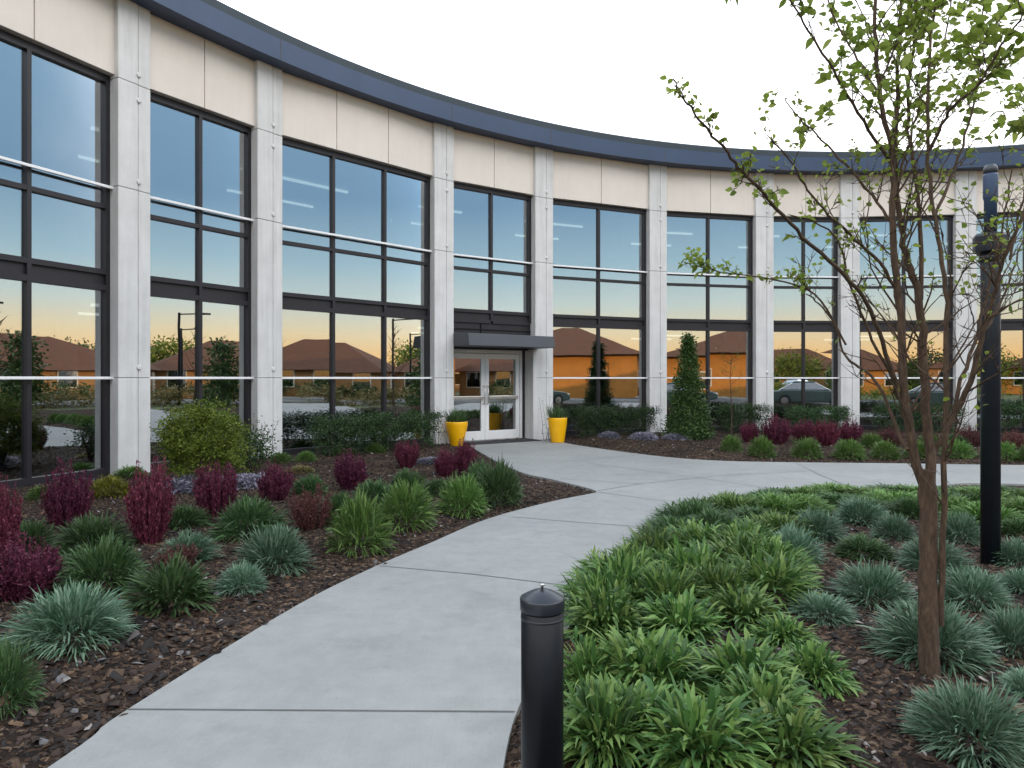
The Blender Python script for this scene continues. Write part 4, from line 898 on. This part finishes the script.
# left limbs
limb([(899, 398, -.03), (893, 376, -.08), (878, 330, -.2), (862, 296, -.3), (837, 268, -.4), (804, 237, -.5), (776, 208, -.6), (748, 178, -.68), (732, 158, -.72), (712, 136, -.78), (697, 116, -.82), (684, 98, -.86), (673, 79, -.9)], .012, .003, 24, 3.6, .085, 8)
limb([(908, 450, -.02), (900, 436, .03), (884, 394, .1), (865, 371, .16), (846, 357, .2), (838, 332, .24), (824, 309, .27), (806, 294, .3)], .010, .0035, 5, .5, .25)
limb([(846, 345, .15), (820, 300, .18), (795, 285, .2), (758, 277, .22), (720, 272, .24), (695, 265, .25)], .006, .0025, 14, 5.5, .10)
limb([(893, 380, .05), (872, 340, .0), (858, 305, -.04), (846, 270, -.08), (838, 240, -.1), (815, 222, -.14), (790, 215, -.2)], .008, .003, 12, 3.2, .16)
limb([(900, 300, -.03), (880, 262, -.1), (855, 240, -.18), (830, 215, -.26), (808, 190, -.3), (793, 165, -.34), (770, 138, -.38)], .009, .003, 10, 1.6, .24)
limb([(893, 225, -.03), (872, 195, .05), (845, 165, .1), (822, 140, .15), (800, 118, .2), (785, 100, .24)], .008, .003, 11, 1.7, .25)
limb([(892, 165, -.03), (868, 130, -.1), (848, 95, -.18), (828, 62, -.25), (808, 30, -.3), (790, 2, -.36), (775, -30, -.4)], .009, .003, 13, 1.7, .28)
limb([(880, 95, 0), (858, 60, .1), (840, 30, .18), (826, -5, .24), (815, -40, .3)], .007, .003, 10, 1.6, .28)
limb([(875, 95, .02), (890, 60, .0), (906, 20, -.02), (915, -30, -.05)], .006, .003, 9, 1.6, .25)
# right limbs
limb([(930, 150, -.2), (944, 118, -.3), (958, 102, -.4), (974, 88, -.48), (992, 62, -.56), (1010, 32, -.62), (1028, 10, -.7), (1050, -20, -.8)], .008, .003, 12, 1.4, .3)
limb([(935, 215, -.2), (950, 180, -.1), (966, 135, -.02), (976, 90, .05), (980, 40, .12), (985, -20, .2)], .008, .003, 12, 1.2, .3)
limb([(958, 102, -.4), (985, 80, -.45), (1012, 62, -.5), (1040, 50, -.55)], .005, .0025, 6, 1.2, .2)
limb([(985, 330, -.1), (1002, 300, 0), (1016, 262, .1), (1030, 220, .2)], .008, .003, 6, .8, .3)
limb([(990, 318, -.12), (1010, 305, -.16), (1035, 296, -.2)], .006, .003, 5, .5, .25)
limb([(897, 190, .1), (910, 140, .14), (925, 90, .2), (945, 40, .28), (955, -20, .34)], .008, .003, 12, 1.5, .3)
limb([(1010, 260, .1), (1022, 200, .1), (1030, 140, .12), (1040, 80, .16)], .007, .003, 12, 2.2, .25)
limb([(905, 240, .1), (925, 205, .2), (950, 170, .3), (975, 150, .4)], .006, .003, 7, .9, .25)
limb([(918, 340, .05), (945, 322, .1), (975, 300, .2), (1005, 290, .3)], .005, .002, 6, .2, .2)
limb([(923, 345, .05), (900, 330, .12), (880, 318, .2), (850, 300, .25)], .005, .002, 6, .4, .2)
b.build('trunk', M['bark'], tree)
n = len(LEAFP); LP = np.array([tuple(p) for p, d in LEAFP]); LD = np.array([tuple(d) for p, d in LEAFP])
r = np.random.default_rng(5); s = r.uniform(.026, .062, n)*np.where(LP[:, 2] > 2.9, 1.15, .72)
V, f = leaf_blades(LP, unit(LD), s, s*.62, 4, .35, .25, np.array([.15, .85, 1, .6, .03]), r.normal(0, .9, n))
mesh_obj('crown', np_mesh('crown', V, f, M['treeleaf'], True), tree)
print('TREE LEAVES', n)

# ------------------------------------------------------------------ across the parking lot: what the windows mirror
M['brick'] = surf('tan_render', (.34, .18, .07), (.27, .14, .055), .9, .8, bs=.3)
M['orange'] = surf('warm_render', (.46, .20, .04), (.36, .155, .03), .9, .8, bs=.3)
M['shingle'] = surf('roof_shingle', (.12, .048, .022), (.075, .030, .015), .95, 2.5, bs=.6, bscale=30, bdist=.02)
M['trim'] = surf('house_trim', (.62, .56, .48), None, .7, 3)
def house(x, y, rz, lx, ly, wh, rh, wallm, label, cat='house', ov=.5, wins=4, garage=False):
    t = empty('house', (x, y, -.12), rz); tag(t, label, cat)
    b = MB(); b.box(-lx/2, lx/2, -ly/2, ly/2, 0, wh); b.build('wall', M[wallm], t)
    b = MB(); X, Y = lx/2+ov, ly/2+ov; rg = max(lx-ly, 0)/2+.2
    P = [(-X, -Y, wh+.01), (X, -Y, wh+.01), (X, Y, wh+.01), (-X, Y, wh+.01), (-rg, 0, wh+rh), (rg, 0, wh+rh)]
    b.add(P, [(0, 1, 5, 4), (1, 2, 5), (2, 3, 4, 5), (3, 0, 4), (3, 2, 1, 0)]); rf = b.build('roof', M['shingle'], t)
    b = MB(); b.box(rg*.3, rg*.3+.3, -1.2, -.9, wh+rh*.4, wh+rh-.1); b.build('vent_pipe', M['trim'], rf)
    for side in (-1, 1):
        for q in range(wins):
            u = -lx/2+lx*(q+.5)/wins; wv = 1.3
            if garage and side < 0 and q == 0:
                b = MB(); b.box(u-1.4, u+1.4, -ly/2-.05, -ly/2-.003, .05, 2.3); b.build('garage_door', M['trim'], t); continue
            b = MB(); yy = side*(ly/2+.03); y0, y1 = sorted((side*(ly/2+.003), side*(ly/2+.07)))
            b.box(u-wv/2-.1, u+wv/2+.1, y0, y1, .85, 2.35); wf = b.build('window', M['trim'], t)
            y0, y1 = sorted((side*(ly/2+.072), side*(ly/2+.09))); b = MB(); b.box(u-wv/2, u+wv/2, y0, y1, .95, 2.25); b.build('pane', M['pane_dark'], wf)
    for side in (-1, 1):
        b = MB(); x0, x1 = sorted((side*(lx/2+.003), side*(lx/2+.07))); b.box(x0, x1, -.55, .55, .03, 2.15); b.build('door', M['trim'], t)
        for v in (-ly*.32, ly*.32):
            b = MB(); b.box(x0, x1, v-.7, v+.7, .85, 2.3); wf = b.build('window', M['trim'], t)
            x2, x3 = sorted((side*(lx/2+.072), side*(lx/2+.09))); b = MB(); b.box(x2, x3, v-.6, v+.6, .95, 2.2); b.build('pane', M['pane_dark'], wf)
    return t
HH = [
 (51, 18, R(84), 17, 12, 2.3, 2.9, 'brick', 'tan house with brown hip roof, leftmost across the road as mirrored in the nearest windows'),
 (43.5, 4.6, R(97), 12, 9, 2.3, 2.7, 'brick', 'tan house with brown hip roof, second across the road'),
 (62, 38, R(60), 14, 10, 2.7, 2.5, 'brick', 'tan house with brown hip roof set back behind the first one'),
 (66, -12, R(75), 14, 10, 2.6, 2.4, 'brick', 'tan house with brown hip roof behind the low commercial building'),
 (52, -29, R(40), 13, 10, 2.6, 2.5, 'orange', 'orange house with brown hip roof beyond the far end of the lot'),
 (40, -39, R(30), 13, 9, 2.6, 2.4, 'brick', 'tan house with brown hip roof south of the parking lot'),
 (24, -44, R(8), 14, 9, 2.6, 2.5, 'orange', 'orange house with garage south of the parking lot'),
 (6, -46, R(-4), 13, 9, 2.6, 2.5, 'brick', 'tan house directly behind the photographer beyond the lot'),
]
for i, (x, y, a, lx_, ly_, wh, rh, wm, lab) in enumerate(HH): house(x, y, a, lx_, ly_, wh, rh, wm, lab, garage=(i % 2 == 0))
house(38.0, -9.2, R(60), 13, 12, 3.6, 2.8, 'orange', 'larger orange building with tall brown hip roof across the road, mirrored beside the entrance', 'commercial building', .8, 2)
def bgtree(x, y, h, w_, kind, label, cone=False, n=2600):
    t = empty('shade_tree', (x, y, -.12)); tag(t, label, 'tree')
    V, f = leafcloud(n, shape_cone(w_/2, h*.95) if cone else shape_ell(w_/2, w_/2, h*.36, h*.62), .30 if not cone else .22, int(abs(x*7+y*3)), .6, 70, .4 if cone else .5)
    mesh_obj('crown', np_mesh('crown', V, f, M[kind], True), t)
    b = MB(); b.tube([(0, 0, 0), (.05, 0, h*.4), (0, .05, h*.8)], [.14, .1, .03]); b.build('trunk', M['bark'], t)
TT = [(25.9, 14.9, 3.9, 2.2, 'conifer', True), (47, 28, 3.6, 3.0, 'hedge', False), (55, 12, 5.5, 5, 'shrub', False), (58, -4, 5, 5, 'hedge', False), (60, 24, 5, 6, 'hedge', False),
      (46, -20, 4.2, 5, 'shrub', False), (43, -27, 3.6, 4, 'hedge', False), (36, -30, 4, 5, 'shrub', False), (33, -41, 4, 4.5, 'hedge', False), (15, -40, 4.5, 5, 'shrub', False),
      (-3, -38, 5, 5, 'hedge', False), (36, -22, 2.6, 1.4, 'conifer', True), (27, -27, 3.2, 1.6, 'conifer', True)]
TL = ['narrow evergreen by the road, mirrored in the second bay', 'dark round tree by the road between two houses', 'light green tree behind the orange house', 'dark tree behind the commercial building', 'dark wide tree behind the first tan house',
      'light green tree right of the commercial building', 'low dark tree near the far end of the lot', 'light green tree near the far lot corner', 'dark tree between the southern houses', 'light green tree before the southern houses',
      'dark tree directly behind the photographer', 'small narrow evergreen near the commercial building', 'small narrow evergreen near the lot edge']
for (x, y, h, w_, k_, c_), lab in zip(TT, TL): bgtree(x, y, h, w_, k_, lab, c_)
def mast(x, y, h, arm, label, cat):
    t = empty('light_mast', (x, y, -.1)); tag(t, label, cat); b = MB(); b.tube([(0, 0, 0), (0, 0, h)], [.10, .07], 12); b.build('pole', M['dark'], t)
    b = MB(); b.tube([(0, 0, h-.1), (0, arm, h)], .04, 8); b.box(-.14, .14, arm-.35, arm+.35, h-.02, h+.08); b.build('lamp_head', M['dark'], t)
mast(28.3, 12.4, 5.7, 1.6, 'tall parking light mast beside the road, mirrored in the second bay', 'light mast')
mast(38.5, 12.6, 5.4, 1.2, 'parking light mast near the kerb, mirrored left of the entrance', 'light mast')
mast(20, -17.5, 6.5, 1.2, 'parking light mast at the far side of the lot', 'light mast')
def car(x, y, rz, paint, label):
    t = empty('parked_car', (x, y, -.10), rz); tag(t, label, 'car')
    pm = surf('car_paint', paint, paint, .25, 1, metal=.3)
    prof = [(-2.2, .35), (-2.25, .62), (-2.1, .85), (-1.3, .95), (1.0, .92), (1.9, .80), (2.2, .62), (2.22, .35), (1.85, .25), (-1.85, .25)]
    def ext(prof, hw, taper=0):
        V = [(px_, s*(hw-(taper*(pz-.9) if pz > .9 else 0)), pz) for s in (-1, 1) for px_, pz in prof]; k_ = len(prof)
        return V, [tuple(range(k_)), tuple(range(k_, 2*k_))[::-1]]+[(i, i+k_, (i+1) % k_+k_, (i+1) % k_) for i in range(k_)]
    b = MB(); b.add(*ext(prof, .88)); b.build('body', pm, t, bevel=.06)
    b = MB(); b.add(*ext([(-1.75, .93), (-.95, 1.38), (.25, 1.42), (1.15, .93)], .82, .35)); b.build('window', M['pane_dark'], t, bevel=.04)
    b = MB(); b.add(*ext([(-1.0, 1.37), (-.9, 1.43), (.2, 1.46), (.3, 1.40)], .72, .1)); b.build('roof', pm, t, bevel=.02)
    for xx in (-1.4, 1.4):
        for s_ in (-1, 1):
            b = MB(); b.tube([(xx, s_*.70, .33), (xx, s_*.90, .33)], .33, 24); wl = b.build('tyre', M['mat'], t)
            b = MB(); b.tube([(xx, s_*.89, .33), (xx, s_*.91, .33)], .2, 16); b.build('rim', M['steel'], wl)
    for s_ in (-1, 1):
        b = MB(); b.box(2.12, 2.235, s_*.62-.16, s_*.62+.16, .58, .70); b.build('headlight', M['rail'], t, bevel=.02)
car(19.5, 2.2, R(28), (.10, .14, .13), 'dark green-grey saloon parked in the lot, mirrored right of the evergreen')
car(31, -20, R(80), (.08, .1, .16), 'dark blue saloon driving on the road')
def field_hedge(x0, y0, x1, y1, h, kind, label, n=6000):
    L = math.hypot(x1-x0, y1-y0); t = empty('roadside_hedge', ((x0+x1)/2, (y0+y1)/2, -.13), math.atan2(y1-y0, x1-x0)); tag(t, label, 'hedge')
    V, f = leafcloud(n, shape_box(L, 1.1, h*.9), .17, int(L*9), .6, int(L*5), .28); mesh_obj('foliage', np_mesh('foliage', V, f, M[kind], True), t)
field_hedge(28.0, 6.4, 28.0, 30, 1.0, 'gold', 'straw coloured hedge between lawn and road, mirrored in the left windows', 9000)
field_hedge(38.2, 1, 38.2, 32, 1.2, 'hedge', 'dark clipped hedge before the houses across the road', 9000)
field_hedge(29, -17.5, -20, -17.5, 1.1, 'shrub', 'light green hedge along the far side of the parking lot', 12000)
# bare young tree on the lawn, mirrored in the three-paned window
t = empty('bare_tree', (21.5, 13.2, -.13)); tag(t, 'bare young tree on the lawn, mirrored in the three-paned window', 'tree')
b = MB(); q_ = random.Random(9); b.tube([(0, 0, 0), (.05, 0, 2.4), (0, .04, 5.2)], [.06, .04, .01])
for k in range(34):
    z = q_.uniform(1.5, 4.8); a = q_.uniform(0, 6.28); l = (5.6-z)*.35*q_.uniform(.6, 1.1)
    b.tube([(0, 0, z), (math.cos(a)*l*.5, math.sin(a)*l*.5, z+l*.4), (math.cos(a)*l, math.sin(a)*l, z+l*.9)], [.02, .012, .005], 5)
b.build('trunk', M['bark'], t)
